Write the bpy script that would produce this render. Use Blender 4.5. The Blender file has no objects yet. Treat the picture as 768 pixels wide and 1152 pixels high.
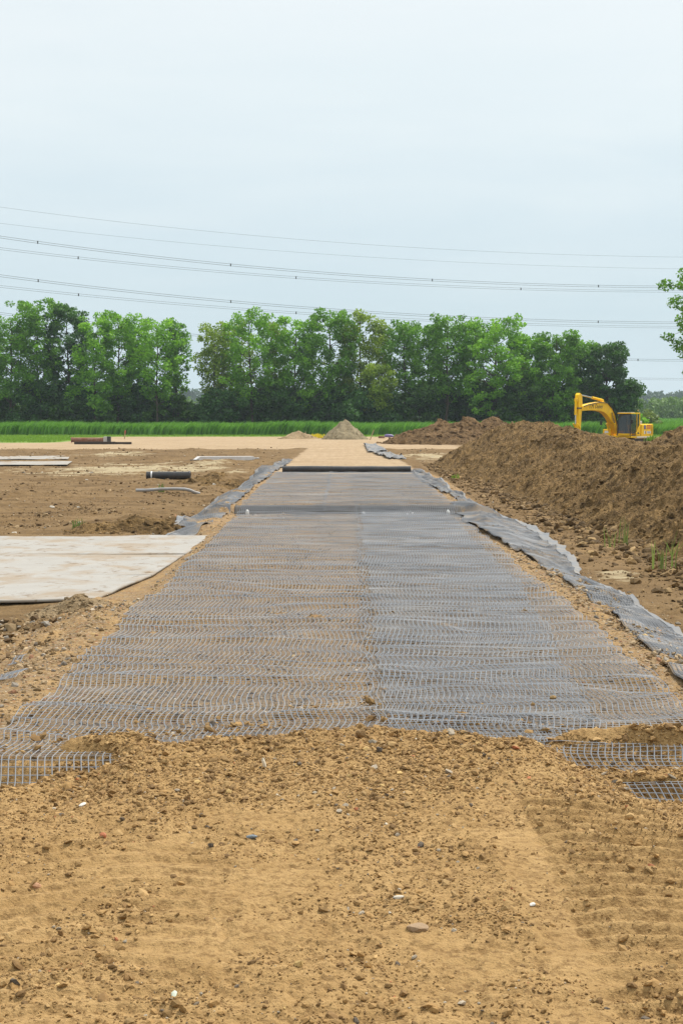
import bpy, bmesh, math, random
import numpy as np
from mathutils import Vector, Matrix

random.seed(7)
RNG = np.random.default_rng(7)
C = bpy.context.scene.collection
R = math.radians

# ------------------------------------------------------------------ camera maths
CAM_H = 3.5
FPX = 1800.0                      # focal length in pixels of a 1152 px tall frame
PITCH = math.atan((576 - 465) / FPX)

def at(px, py, z=0.0):
    """point on the horizontal plane z that the photograph shows at (px, py)"""
    r, u, f = px - 384.0, -(py - 576.0), FPX
    cy, sy = math.cos(PITCH), math.sin(PITCH)
    d = (r, f * cy + u * sy, u * cy - f * sy)
    t = (z - CAM_H) / d[2]
    return Vector((d[0] * t, d[1] * t, z))

def at_y(px, py, Y):
    """point at depth Y that the photograph shows at (px, py)"""
    r, u, f = px - 384.0, -(py - 576.0), FPX
    cy, sy = math.cos(PITCH), math.sin(PITCH)
    d = (r, f * cy + u * sy, u * cy - f * sy)
    t = Y / d[1]
    return Vector((d[0] * t, Y, CAM_H + d[2] * t))

# ------------------------------------------------------------------ noise
def _hash(ix, iy, seed):
    h = (ix.astype(np.int64) * 374761393 + iy.astype(np.int64) * 668265263 + seed * 974634777) & 0xFFFFFFFF
    h = ((h ^ (h >> 13)) * 1274126177) & 0xFFFFFFFF
    h = ((h ^ (h >> 16)) * 2246822519) & 0xFFFFFFFF
    return (h ^ (h >> 15)) & 0xFFFFFFFF

def perlin(x, y, seed=0):
    x = np.asarray(x, float); y = np.asarray(y, float)
    x0 = np.floor(x); y0 = np.floor(y)
    fx = x - x0; fy = y - y0
    u = fx * fx * fx * (fx * (fx * 6 - 15) + 10)
    v = fy * fy * fy * (fy * (fy * 6 - 15) + 10)
    def g(dx, dy):
        a = _hash(x0 + dx, y0 + dy, seed) * (2 * math.pi / 4294967296.0)
        return np.cos(a) * (fx - dx) + np.sin(a) * (fy - dy)
    a = g(0, 0) * (1 - u) + g(1, 0) * u
    b = g(0, 1) * (1 - u) + g(1, 1) * u
    return (a * (1 - v) + b * v) * 1.4

def fbm(x, y, seed=0, octs=4, gain=0.5, lac=2.03):
    s = 0; a = 1.0
    for i in range(octs):
        s = s + a * perlin(x, y, seed + i * 17)
        x = x * lac; y = y * lac; a *= gain
    return s

def ridged(x, y, seed=0, octs=3, gain=0.5):
    s = 0; a = 1.0
    for i in range(octs):
        s = s + a * (1 - 2 * np.abs(perlin(x, y, seed + i * 13)))
        x = x * 2.1; y = y * 2.1; a *= gain
    return s

def ss(a, b, x):
    t = np.clip((x - a) / (b - a), 0, 1)
    return t * t * (3 - 2 * t)

# ------------------------------------------------------------------ mesh helpers
def mesh_from(name, V, quads=None, tris=None, smooth=False):
    me = bpy.data.meshes.new(name)
    V = np.asarray(V, np.float32).reshape(-1, 3)
    faces = []; starts = []; n = 0
    if quads is not None and len(quads):
        q = np.asarray(quads, np.int32).reshape(-1, 4)
        faces.append(q.ravel()); starts.append(np.arange(len(q)) * 4); n += q.size
    if tris is not None and len(tris):
        t = np.asarray(tris, np.int32).reshape(-1, 3)
        faces.append(t.ravel()); starts.append(n + np.arange(len(t)) * 3)
    L = np.concatenate(faces).astype(np.int32); S = np.concatenate(starts).astype(np.int32)
    me.vertices.add(len(V)); me.vertices.foreach_set('co', V.ravel())
    me.loops.add(len(L)); me.loops.foreach_set('vertex_index', L)
    me.polygons.add(len(S)); me.polygons.foreach_set('loop_start', S)
    me.update(calc_edges=True)
    me.polygons.foreach_set('use_smooth', np.full(len(S), smooth, dtype=bool))
    me.validate()
    return me

def link(name, me, mats=None, parent=None):
    o = bpy.data.objects.new(name, me)
    C.objects.link(o)
    if mats is not None:
        for m in (mats if isinstance(mats, (list, tuple)) else [mats]):
            me.materials.append(m)
    if parent is not None:
        o.parent = parent
    return o

def fattr(me, name, vals):
    a = me.attributes.new(name, 'FLOAT', 'POINT')
    a.data.foreach_set('value', np.asarray(vals, np.float32).ravel())

def cattr(me, name, vals):
    a = me.attributes.new(name, 'FLOAT_COLOR', 'POINT')
    vals = np.asarray(vals, np.float32)
    if vals.shape[1] == 3:
        vals = np.concatenate([vals, np.ones((len(vals), 1), np.float32)], 1)
    a.data.foreach_set('color', vals.ravel())

def tag(o, label=None, cat=None, group=None, kind=None):
    if label: o['label'] = label
    if cat: o['category'] = cat
    if group: o['group'] = group
    if kind: o['kind'] = kind
    return o

def empty(name, loc, rz=0.0):
    o = bpy.data.objects.new(name, None)
    o.location = loc; o.rotation_euler = (0, 0, rz); o.empty_display_size = 0.3
    C.objects.link(o)
    return o

def grid_quads(nr, nc, off=0):
    i = np.arange(nr - 1)[:, None] * nc + np.arange(nc - 1)[None, :]
    return (np.stack([i, i + 1, i + nc + 1, i + nc], -1).reshape(-1, 4) + off)

class MB:
    """collects simple solids in one bmesh"""
    def __init__(self): self.bm = bmesh.new()
    def box(self, c, s, M=None, bev=0.0, taper=None):
        bm = self.bm
        r = bmesh.ops.create_cube(bm, size=1.0)
        vs = r['verts']
        for v in vs:
            x, y, z = v.co
            k = 1.0
            if taper and z > 0: x *= taper; y *= taper
            v.co = Vector((x * s[0], y * s[1], z * s[2]))
        if bev > 0:
            es = list({e for v in vs for e in v.link_edges})
            rb = bmesh.ops.bevel(bm, geom=es, offset=bev, segments=2, profile=0.6, affect='EDGES')
            vs = list({v for f in rb['faces'] for v in f.verts} | {v for v in vs if v.is_valid})
            # gather the whole island
            seen = set(vs); stack = list(vs)
            while stack:
                v = stack.pop()
                for e in v.link_edges:
                    w = e.other_vert(v)
                    if w not in seen: seen.add(w); stack.append(w)
            vs = list(seen)
        for v in vs:
            p = Vector(v.co)
            if M is not None: p = M @ p
            v.co = p + Vector(c)
        return self
    def tube(self, pts, rad, seg=10, cap=True):
        bm = self.bm
        pts = [Vector(p) for p in pts]
        rads = rad if isinstance(rad, (list, tuple)) else [rad] * len(pts)
        rings = []
        up = Vector((0, 0, 1))
        for i, p in enumerate(pts):
            if i == 0: d = pts[1] - pts[0]
            elif i == len(pts) - 1: d = pts[-1] - pts[-2]
            else: d = pts[i + 1] - pts[i - 1]
            d.normalize()
            a = d.cross(up)
            if a.length < 1e-3: a = d.cross(Vector((1, 0, 0)))
            a.normalize(); b = a.cross(d)
            rings.append([bm.verts.new(p + (a * math.cos(t) + b * math.sin(t)) * rads[i])
                          for t in [2 * math.pi * k / seg for k in range(seg)]])
        for i in range(len(rings) - 1):
            for k in range(seg):
                bm.faces.new((rings[i][k], rings[i][(k + 1) % seg], rings[i + 1][(k + 1) % seg], rings[i + 1][k]))
        if cap:
            bm.faces.new(rings[0][::-1]); bm.faces.new(rings[-1])
        return self
    def prism(self, outline, axis_o, axis_u, axis_v, depth_vec):
        """extrude a 2-D outline (u, v) by depth_vec"""
        bm = self.bm
        o, u, v, d = Vector(axis_o), Vector(axis_u), Vector(axis_v), Vector(depth_vec)
        a = [bm.verts.new(o + u * p[0] + v * p[1]) for p in outline]
        b = [bm.verts.new(o + u * p[0] + v * p[1] + d) for p in outline]
        n = len(a)
        bm.faces.new(a[::-1]); bm.faces.new(b)
        for i in range(n):
            bm.faces.new((a[i], a[(i + 1) % n], b[(i + 1) % n], b[i]))
        return self
    def build(self, name, mat, parent=None, smooth=False, bevel=0.0):
        bmesh.ops.recalc_face_normals(self.bm, faces=self.bm.faces)
        me = bpy.data.meshes.new(name)
        self.bm.to_mesh(me); self.bm.free()
        if smooth:
            me.polygons.foreach_set('use_smooth', np.ones(len(me.polygons), dtype=bool))
            try: me.set_sharp_from_angle(angle=R(40))
            except Exception: pass
        o = link(name, me, mat, parent)
        if bevel > 0:
            md = o.modifiers.new('bevel', 'BEVEL'); md.width = bevel; md.segments = 2
        return o

# ------------------------------------------------------------------ materials
def new_mat(name):
    m = bpy.data.materials.new(name); m.use_nodes = True
    nt = m.node_tree
    b = nt.nodes['Principled BSDF']
    return m, nt, b

def N(nt, t, **kw):
    n = nt.nodes.new(t)
    for k, v in kw.items():
        if k in n.inputs.keys(): n.inputs[k].default_value = v
        else: setattr(n, k, v)
    return n

def noise(nt, vec, scale, detail=4, rough=0.55, dist=0.0):
    n = N(nt, 'ShaderNodeTexNoise')
    n.inputs['Scale'].default_value = scale; n.inputs['Detail'].default_value = detail
    n.inputs['Roughness'].default_value = rough; n.inputs['Distortion'].default_value = dist
    nt.links.new(vec, n.inputs['Vector'])
    return n.outputs['Fac']

def ramp(nt, fac, stops):
    r = N(nt, 'ShaderNodeValToRGB')
    cr = r.color_ramp
    while len(cr.elements) > 1: cr.elements.remove(cr.elements[-1])
    cr.elements[0].position = stops[0][0]; cr.elements[0].color = (*stops[0][1], 1)
    for p, c in stops[1:]:
        e = cr.elements.new(p); e.color = (*c, 1)
    nt.links.new(fac, r.inputs['Fac'])
    return r.outputs['Color']

def g3(v): return (v, v, v)

def mixc(nt, fac, a, b):
    m = N(nt, 'ShaderNodeMix', data_type='RGBA')
    def setin(sock, val):
        if isinstance(val, bpy.types.NodeSocket): nt.links.new(val, sock)
        elif isinstance(val, (int, float)): sock.default_value = val
        else: sock.default_value = (*val, 1)
    setin(m.inputs[0], fac); setin(m.inputs[6], a); setin(m.inputs[7], b)
    return m.outputs[2]

def mathn(nt, op, a, b=None, clamp=False):
    m = N(nt, 'ShaderNodeMath', operation=op); m.use_clamp = clamp
    for i, v in enumerate((a, b)):
        if v is None: continue
        if isinstance(v, bpy.types.NodeSocket): nt.links.new(v, m.inputs[i])
        else: m.inputs[i].default_value = v
    return m.outputs[0]

def pos(nt): return N(nt, 'ShaderNodeNewGeometry').outputs['Position']

def mapped(nt, vec, scale=(1, 1, 1), rot=(0, 0, 0)):
    m = N(nt, 'ShaderNodeMapping'); m.inputs['Scale'].default_value = scale; m.inputs['Rotation'].default_value = rot
    nt.links.new(vec, m.inputs['Vector'])
    return m.outputs['Vector']

def attr(nt, name, out='Fac'):
    a = N(nt, 'ShaderNodeAttribute'); a.attribute_name = name
    return a.outputs[out]

def bump(nt, b, h, strength=0.5, dist=0.02):
    n = N(nt, 'ShaderNodeBump'); n.inputs['Strength'].default_value = strength; n.inputs['Distance'].default_value = dist
    nt.links.new(h, n.inputs['Height']); nt.links.new(n.outputs['Normal'], b.inputs['Normal'])

def simple(name, col, rough=0.6, metal=0.0, spec=0.5, var=0.15, vscale=3.0, dirt=None, dirt_amt=0.5, dscale=2.5):
    m, nt, b = new_mat(name)
    p = N(nt, 'ShaderNodeTexCoord').outputs['Object']
    f = noise(nt, p, vscale, 5, 0.6)
    c = mixc(nt, f, tuple(x * (1 - var) for x in col), tuple(min(1, x * (1 + var)) for x in col))
    if dirt:
        d = noise(nt, p, dscale, 6, 0.65)
        dm = ramp(nt, d, [(0.45, g3(0)), (0.7, g3(dirt_amt))])
        c = mixc(nt, dm, c, dirt)
    nt.links.new(c, b.inputs['Base Color'])
    b.inputs['Roughness'].default_value = rough; b.inputs['Metallic'].default_value = metal
    b.inputs['Specular IOR Level'].default_value = spec
    return m

def ground_material():
    m, nt, b = new_mat('earth')
    p = pos(nt)
    n_big = noise(nt, p, 0.35, 5, 0.6)
    n_mid = noise(nt, p, 2.2, 6, 0.62)
    n_fine = noise(nt, p, 14.0, 6, 0.68)
    n_gr = noise(nt, p, 60.0, 4, 0.6)
    # damp brown field soil
    mud = mixc(nt, ramp(nt, n_mid, [(0.3, g3(0)), (0.7, g3(1))]), (0.088, 0.053, 0.022), (0.205, 0.128, 0.055))
    n_st = noise(nt, mapped(nt, p, (0.22, 0.7, 1)), 1.3, 7, 0.66)
    mud = mixc(nt, ramp(nt, n_st, [(0.46, g3(0)), (0.68, g3(0.65))]), mud, (0.27, 0.18, 0.087))
    mud = mixc(nt, ramp(nt, n_st, [(0.34, g3(0.7)), (0.46, g3(0))]), mud, (0.085, 0.052, 0.022))
    mud = mixc(nt, ramp(nt, n_big, [(0.4, g3(0)), (0.7, g3(0.55))]), mud, (0.25, 0.167, 0.082))
    mud = mixc(nt, ramp(nt, n_fine, [(0.35, g3(0.5)), (0.55, g3(0))]), mud, (0.085, 0.052, 0.025))
    # yellow-brown sandy soil
    sand = mixc(nt, ramp(nt, n_mid, [(0.3, g3(0)), (0.72, g3(1))]), (0.335, 0.207, 0.083), (0.465, 0.303, 0.133))
    sand = mixc(nt, ramp(nt, n_fine, [(0.36, g3(0.85)), (0.53, g3(0))]), sand, (0.185, 0.108, 0.042))
    sand = mixc(nt, ramp(nt, n_gr, [(0.6, g3(0)), (0.75, g3(0.35))]), sand, (0.50, 0.37, 0.21))
    # stony crushed rubble
    v = N(nt, 'ShaderNodeTexVoronoi'); v.inputs['Scale'].default_value = 26.0
    nt.links.new(p, v.inputs['Vector'])
    sep = N(nt, 'ShaderNodeSeparateColor'); nt.links.new(v.outputs['Color'], sep.inputs[0])
    grav = ramp(nt, sep.outputs[0], [(0.0, (0.19, 0.12, 0.06)), (0.3, (0.31, 0.215, 0.11)), (0.55, (0.38, 0.28, 0.165)),
                                      (0.75, (0.27, 0.22, 0.16)), (0.88, (0.33, 0.13, 0.06)), (0.93, (0.52, 0.45, 0.34)), (1.0, (0.14, 0.12, 0.10))])
    edge = ramp(nt, v.outputs['Distance'], [(0.25, g3(0)), (0.7, g3(0.7))])
    grav = mixc(nt, edge, grav, (0.17, 0.105, 0.048))
    grav = mixc(nt, ramp(nt, n_mid, [(0.4, g3(0.0)), (0.65, g3(0.75))]), grav, sand)
    grav = mixc(nt, mathn(nt, 'MULTIPLY', attr(nt, 'm_bed'), 0.55), grav, (0.13, 0.098, 0.062))  # grey stones plus shade under the grid, painted in as a darker tone
    # pale dried clay
    pale = mixc(nt, n_mid, (0.29, 0.23, 0.135), (0.41, 0.34, 0.215))
    # coarse light dusty haul road
    n_str = noise(nt, mapped(nt, p, (2.6, 0.10, 1)), 1.0, 5, 0.6)
    n_hor = noise(nt, mapped(nt, p, (0.12, 0.5, 1)), 1.0, 6, 0.65)
    dust = mixc(nt, n_str, (0.30, 0.215, 0.125), (0.46, 0.345, 0.225))
    dust = mixc(nt, ramp(nt, n_hor, [(0.45, g3(0)), (0.62, g3(0.6))]), dust, (0.27, 0.19, 0.105))
    dust = mixc(nt, ramp(nt, n_fine, [(0.35, g3(0.5)), (0.5, g3(0))]), dust, (0.30, 0.21, 0.12))
    grass = mixc(nt, n_mid, (0.10, 0.185, 0.03), (0.19, 0.28, 0.055))
    far = mixc(nt, n_big, (0.06, 0.13, 0.02), (0.12, 0.2, 0.04))
    def edged(name, amt=0.5):
        a = attr(nt, name)
        s = mathn(nt, 'ADD', a, mathn(nt, 'MULTIPLY', mathn(nt, 'SUBTRACT', n_mid, 0.5), amt))
        return ramp(nt, s, [(0.35, g3(0)), (0.65, g3(1))])
    c = mud
    c = mixc(nt, edged('m_grav'), c, grav)
    c = mixc(nt, edged('m_sand'), c, sand)
    c = mixc(nt, edged('m_pale', 0.9), c, pale)
    c = mixc(nt, edged('m_dust', 0.7), c, dust)
    c = mixc(nt, edged('m_grass', 0.6), c, grass)
    c = mixc(nt, edged('m_far', 0.3), c, far)
    nt.links.new(c, b.inputs['Base Color'])
    b.inputs['Roughness'].default_value = 0.95; b.inputs['Specular IOR Level'].default_value = 0.12
    h = mathn(nt, 'ADD', mathn(nt, 'MULTIPLY', n_fine, 1.0), mathn(nt, 'MULTIPLY', n_gr, 0.35))
    bump(nt, b, h, 1.0, 0.045)
    return m

def soil_heap_material(name, dark, light, dry, fib=True):
    m, nt, b = new_mat(name)
    p = pos(nt)
    n1 = noise(nt, p, 0.7, 6, 0.65); n2 = noise(nt, p, 3.2, 7, 0.72, 0.3); n3 = noise(nt, p, 17.0, 5, 0.65)
    fl = noise(nt, mapped(nt, p, (3.0, 7.0, 9.0), (0.3, 0.2, 0.7)), 1.6, 5, 0.7)
    c = mixc(nt, ramp(nt, n2, [(0.36, g3(0)), (0.62, g3(1))]), dark, light)
    c = mixc(nt, ramp(nt, n1, [(0.47, g3(0)), (0.66, g3(0.65))]), c, tuple(x * 1.35 for x in light))
    c = mixc(nt, ramp(nt, n1, [(0.34, g3(0.6)), (0.46, g3(0))]), c, tuple(x * 0.8 for x in dark))
    c = mixc(nt, ramp(nt, fl, [(0.57, g3(0)), (0.66, g3(0.85))]), c, dry)
    c = mixc(nt, ramp(nt, n3, [(0.34, g3(0.7)), (0.48, g3(0))]), c, tuple(x * 0.5 for x in dark))
    nt.links.new(c, b.inputs['Base Color'])
    b.inputs['Roughness'].default_value = 0.95; b.inputs['Specular IOR Level'].default_value = 0.12
    h = mathn(nt, 'ADD', n2, mathn(nt, 'MULTIPLY', n3, 0.5))
    bump(nt, b, h, 1.0, 0.16)
    return m

def attr_mat(name, rough=0.8, spec=0.25, bumpy=0.0):
    m, nt, b = new_mat(name)
    c = attr(nt, 'tint', 'Color')
    p = pos(nt)
    n = noise(nt, p, 30, 4, 0.6)
    c2 = N(nt, 'ShaderNodeMix', data_type='RGBA', blend_type='MULTIPLY'); c2.inputs[0].default_value = 0.5
    nt.links.new(c, c2.inputs[6]); nt.links.new(ramp(nt, n, [(0.3, g3(0.55)), (0.7, g3(1.25))]), c2.inputs[7])
    nt.links.new(c2.outputs[2], b.inputs['Base Color'])
    b.inputs['Roughness'].default_value = rough; b.inputs['Specular IOR Level'].default_value = spec
    if bumpy: bump(nt, b, n, bumpy, 0.02)
    return m

def leaf_material(name, a, bcol, trans=0.35, rough=0.55):
    m, nt, b = new_mat(name)
    f = attr(nt, 'tone')
    c = mixc(nt, f, a, bcol)
    nt.links.new(c, b.inputs['Base Color'])
    b.inputs['Roughness'].default_value = rough; b.inputs['Specular IOR Level'].default_value = 0.25
    tr = N(nt, 'ShaderNodeBsdfTranslucent')
    bright = N(nt, 'ShaderNodeMix', data_type='RGBA', blend_type='MULTIPLY'); bright.inputs[0].default_value = 1.0
    nt.links.new(c, bright.inputs[6]); bright.inputs[7].default_value = (1.2, 1.22, 0.6, 1)
    nt.links.new(bright.outputs[2], tr.inputs['Color'])
    mx = N(nt, 'ShaderNodeMixShader'); mx.inputs[0].default_value = trans
    nt.links.new(b.outputs[0], mx.inputs[1]); nt.links.new(tr.outputs[0], mx.inputs[2])
    nt.links.new(mx.outputs[0], nt.nodes['Material Output'].inputs['Surface'])
    return m

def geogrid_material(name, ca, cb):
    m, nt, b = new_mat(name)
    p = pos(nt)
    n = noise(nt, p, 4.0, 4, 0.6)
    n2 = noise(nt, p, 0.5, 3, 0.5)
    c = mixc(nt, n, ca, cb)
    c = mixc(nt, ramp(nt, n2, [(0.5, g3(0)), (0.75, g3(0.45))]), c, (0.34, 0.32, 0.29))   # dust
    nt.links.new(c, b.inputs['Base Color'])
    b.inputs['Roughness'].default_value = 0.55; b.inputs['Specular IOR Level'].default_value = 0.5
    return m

def fabric_material():
    m, nt, b = new_mat('geotextile_fabric')
    p = pos(nt)
    n = noise(nt, p, 2.5, 5, 0.6); n2 = noise(nt, p, 40.0, 3, 0.6)
    c = mixc(nt, n, (0.05, 0.056, 0.064), (0.115, 0.122, 0.132))
    c = mixc(nt, ramp(nt, noise(nt, p, 1.1, 5, 0.65), [(0.47, g3(0)), (0.60, g3(0.75))]), c, (0.30, 0.21, 0.115))
    nt.links.new(c, b.inputs['Base Color'])
    b.inputs['Roughness'].default_value = 0.75; b.inputs['Specular IOR Level'].default_value = 0.3
    bump(nt, b, n2, 0.3, 0.01)
    return m

def mat_plate():
    m, nt, b = new_mat('dusty_mat')
    p = pos(nt)
    n = noise(nt, p, 0.9, 6, 0.6)
    st = noise(nt, mapped(nt, p, (0.8, 0.55, 1)), 1.0, 7, 0.62, 0.4)
    sp = noise(nt, mapped(nt, p, (1.2, 0.8, 1)), 2.2, 7, 0.7)
    c = mixc(nt, n, (0.26, 0.246, 0.222), (0.36, 0.345, 0.315))
    c = mixc(nt, ramp(nt, st, [(0.47, g3(0)), (0.62, g3(0.75))]), c, (0.26, 0.195, 0.125))
    c = mixc(nt, ramp(nt, sp, [(0.57, g3(0)), (0.66, g3(0.85))]), c, (0.15, 0.098, 0.052))
    nt.links.new(c, b.inputs['Base Color'])
    b.inputs['Roughness'].default_value = 0.8; b.inputs['Specular IOR Level'].default_value = 0.3
    bump(nt, b, sp, 0.3, 0.02)
    return m

M = {}
M['earth'] = ground_material()
M['heap_brown'] = soil_heap_material('dark_topsoil', (0.078, 0.047, 0.019), (0.235, 0.148, 0.060), (0.43, 0.285, 0.13))
M['heap_red'] = soil_heap_material('reddish_topsoil', (0.105, 0.060, 0.026), (0.20, 0.125, 0.058), (0.33, 0.22, 0.11))
M['heap_grey'] = soil_heap_material('grey_sand', (0.22, 0.175, 0.10), (0.31, 0.255, 0.16), (0.37, 0.31, 0.21))
M['heap_pale'] = soil_heap_material('pale_sand', (0.27, 0.19, 0.10), (0.38, 0.28, 0.165), (0.44, 0.34, 0.22))
M['stone'] = attr_mat('stone', 0.85, 0.2, 0.3)
M['grid'] = geogrid_material('geogrid_plastic', (0.115, 0.130, 0.150), (0.225, 0.248, 0.275))  # black plastic with the sky's reflection put into a lighter base colour
M['grid_cross'] = geogrid_material('geogrid_cross_rib', (0.075, 0.086, 0.10), (0.145, 0.16, 0.18))  # darker copy of the same plastic, shade on the ribs put into its colour
M['fabric'] = fabric_material()
M['plate'] = mat_plate()
M['step_fabric'] = simple('dark_fabric', (0.095, 0.085, 0.075), 0.85, 0, 0.2, 0.3, 3)
M['pale_fabric'] = simple('pale_fabric', (0.17, 0.18, 0.192), 0.75, 0, 0.3, 0.25, 2.5, (0.33, 0.25, 0.15), 0.5)
M['yellow'] = simple('yellow_paint', (0.95, 0.58, 0.003), 0.5, 0, 0.3, 0.05, 2.0, (0.25, 0.14, 0.03), 0.25, 2.2)
M['black_paint'] = simple('black_paint', (0.02, 0.02, 0.022), 0.45)
M['track_steel'] = simple('track_steel', (0.05, 0.042, 0.035), 0.7, 0.5, 0.4, 0.3, 3, (0.13, 0.085, 0.045), 0.8)
M['steel'] = simple('chrome_rod', (0.60, 0.60, 0.60), 0.22, 1.0)
M['grey_paint'] = simple('grey_paint', (0.36, 0.37, 0.38), 0.5)
M['white_paint'] = simple('white_paint', (0.75, 0.75, 0.74), 0.5)
M['blue_decal'] = simple('blue_decal', (0.03, 0.07, 0.30), 0.45)
M['orange_decal'] = simple('orange_decal', (0.62, 0.14, 0.02), 0.5)
M['black_plastic'] = simple('black_plastic', (0.022, 0.023, 0.026), 0.42, 0, 0.5, 0.3, 4, (0.12, 0.09, 0.06), 0.4)
M['dusty_pvc'] = simple('grey_pvc', (0.30, 0.30, 0.30), 0.5, 0, 0.5, 0.2, 3, (0.27, 0.19, 0.11), 0.5)
M['concrete'] = simple('pale_concrete', (0.46, 0.45, 0.44), 0.85, 0, 0.3, 0.2, 3, (0.28, 0.20, 0.12), 0.4)
M['pale_beam'] = simple('bleached_concrete', (0.66, 0.65, 0.64), 0.8, 0, 0.3, 0.12, 3, (0.36, 0.28, 0.18), 0.25)
M['rust'] = simple('rusty_steel', (0.23, 0.10, 0.055), 0.8, 0.2, 0.3, 0.4, 3, (0.36, 0.30, 0.25), 0.5)
M['old_timber'] = simple('old_timber', (0.055, 0.042, 0.032), 0.85, 0, 0.2, 0.35, 4)
M['bright_timber'] = simple('bright_timber', (0.42, 0.31, 0.19), 0.8, 0, 0.2, 0.2, 6)
M['red_paint'] = simple('faded_red', (0.45, 0.10, 0.06), 0.6)
M['tarp'] = simple('violet_tarp', (0.16, 0.12, 0.30), 0.5)
M['cable'] = simple('weathered_conductor', (0.10, 0.11, 0.12), 0.6, 0.3)
M['bark'] = simple('bark', (0.085, 0.065, 0.045), 0.9, 0, 0.2, 0.35, 2.0)
M['white_bag'] = simple('white_plastic', (0.78, 0.77, 0.74), 0.5)
M['flower'] = simple('yellow_flower', (0.75, 0.62, 0.02), 0.7)

def glass_mat():
    m, nt, b = new_mat('cab_glass')
    b.inputs['Base Color'].default_value = (0.02, 0.03, 0.03, 1)
    b.inputs['Roughness'].default_value = 0.06
    b.inputs['Specular IOR Level'].default_value = 0.9
    b.inputs['Alpha'].default_value = 0.72
    return m
M['glass'] = glass_mat()

L_MID = leaf_material('leaves_mid', (0.0686, 0.179, 0.0174), (0.2055, 0.4241, 0.0406))
L_BRIGHT = leaf_material('leaves_bright', (0.0979, 0.2451, 0.0203), (0.2838, 0.5466, 0.0493))
L_OLIVE = leaf_material('leaves_olive', (0.1214, 0.1979, 0.0232), (0.3229, 0.4429, 0.0522))
L_DARK = leaf_material('leaves_dark', (0.0232, 0.0754, 0.0174), (0.0798, 0.1885, 0.0348), 0.25)
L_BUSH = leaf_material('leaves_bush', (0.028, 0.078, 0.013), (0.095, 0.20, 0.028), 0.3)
L_REED = leaf_material('leaves_reed', (0.0783, 0.2074, 0.0319), (0.2153, 0.4429, 0.0725), 0.35)
L_GRASS = leaf_material('leaves_grass', (0.12, 0.23, 0.03), (0.24, 0.38, 0.06), 0.35)
L_FAR = leaf_material('leaves_far', (0.085, 0.165, 0.030), (0.165, 0.27, 0.055), 0.25)
L_FARD = leaf_material('leaves_far_wood', (0.022, 0.060, 0.030), (0.050, 0.105, 0.045), 0.2)
L_WEED = leaf_material('leaves_weed', (0.11, 0.155, 0.05), (0.20, 0.26, 0.10), 0.4)

# ------------------------------------------------------------------ terrain
XC = 0.25
def edge_y(x):
    return np.interp(x, [-4, -3.4, -3.0, -2.6, -1.8, -1.0, -0.2, 0.2, 1.2, 2.0, 2.6, 3.6, 5],
                        [15.8, 15.9, 16.3, 16.75, 16.9, 17.15, 17.5, 17.7, 17.35, 17.0, 16.95, 17.15, 17.0])

def patch_left(x, y): return ss(-2.05, -2.4, x + 0.5 * (y - 16.0)) * ss(15.62, 15.72, y + 0.05 * np.sin(x * 9)) * ss(16.42, 16.22, y + 0.5 * ss(-2.9, -3.3, x) * -1)
def patch_r1(x, y): return ss(2.25, 2.5, x) * ss(15.95, 16.05, y + 0.06 * np.sin(x * 7)) * ss(16.7, 16.5, y)
def patch_r2(x, y): return ss(2.7, 2.95, x + 0.5 * (y - 15.3)) * ss(15.0, 15.1, y) * ss(15.55, 15.45, y)

def drop(x, y):
    return ((0.25 * ss(16.15, 15.72, y) * ss(-1.9, -2.5, x)
            + 0.15 * ss(16.62, 16.0, y) * ss(1.9, 2.4, x)
            + 0.13 * ss(15.5, 15.05, y) * ss(2.5, 2.9, x)) * ss(12.3, 14.8, y))

def pad_z(x, y):
    """smooth height of the made-up ground, without lumps"""
    wob = 0.35 * perlin(y / 6.0, x * 0 + 3.3, 5)
    fl = ss(28.5, 31, y) * ss(50, 48, y)
    wl_ = wob * (1 - fl) + 1.15 * fl
    l = ss(-5.5 + wl_, -4.1 + wl_ - 0.45 * fl, x); r = ss(6.0 + wob, 4.4 + wob, x)
    side = -0.36 + 0.33 * ss(105, 150, y) + 0.13 * ss(29.8, 31.8, y) * ss(50, 48.5, y) * (x < 0)
    up = 0.22 * ss(55.85, 56.25, y) * (1 - 0.7 * ss(95, 130, y))
    k = l * r
    return side * (1 - k) + up * k

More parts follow.
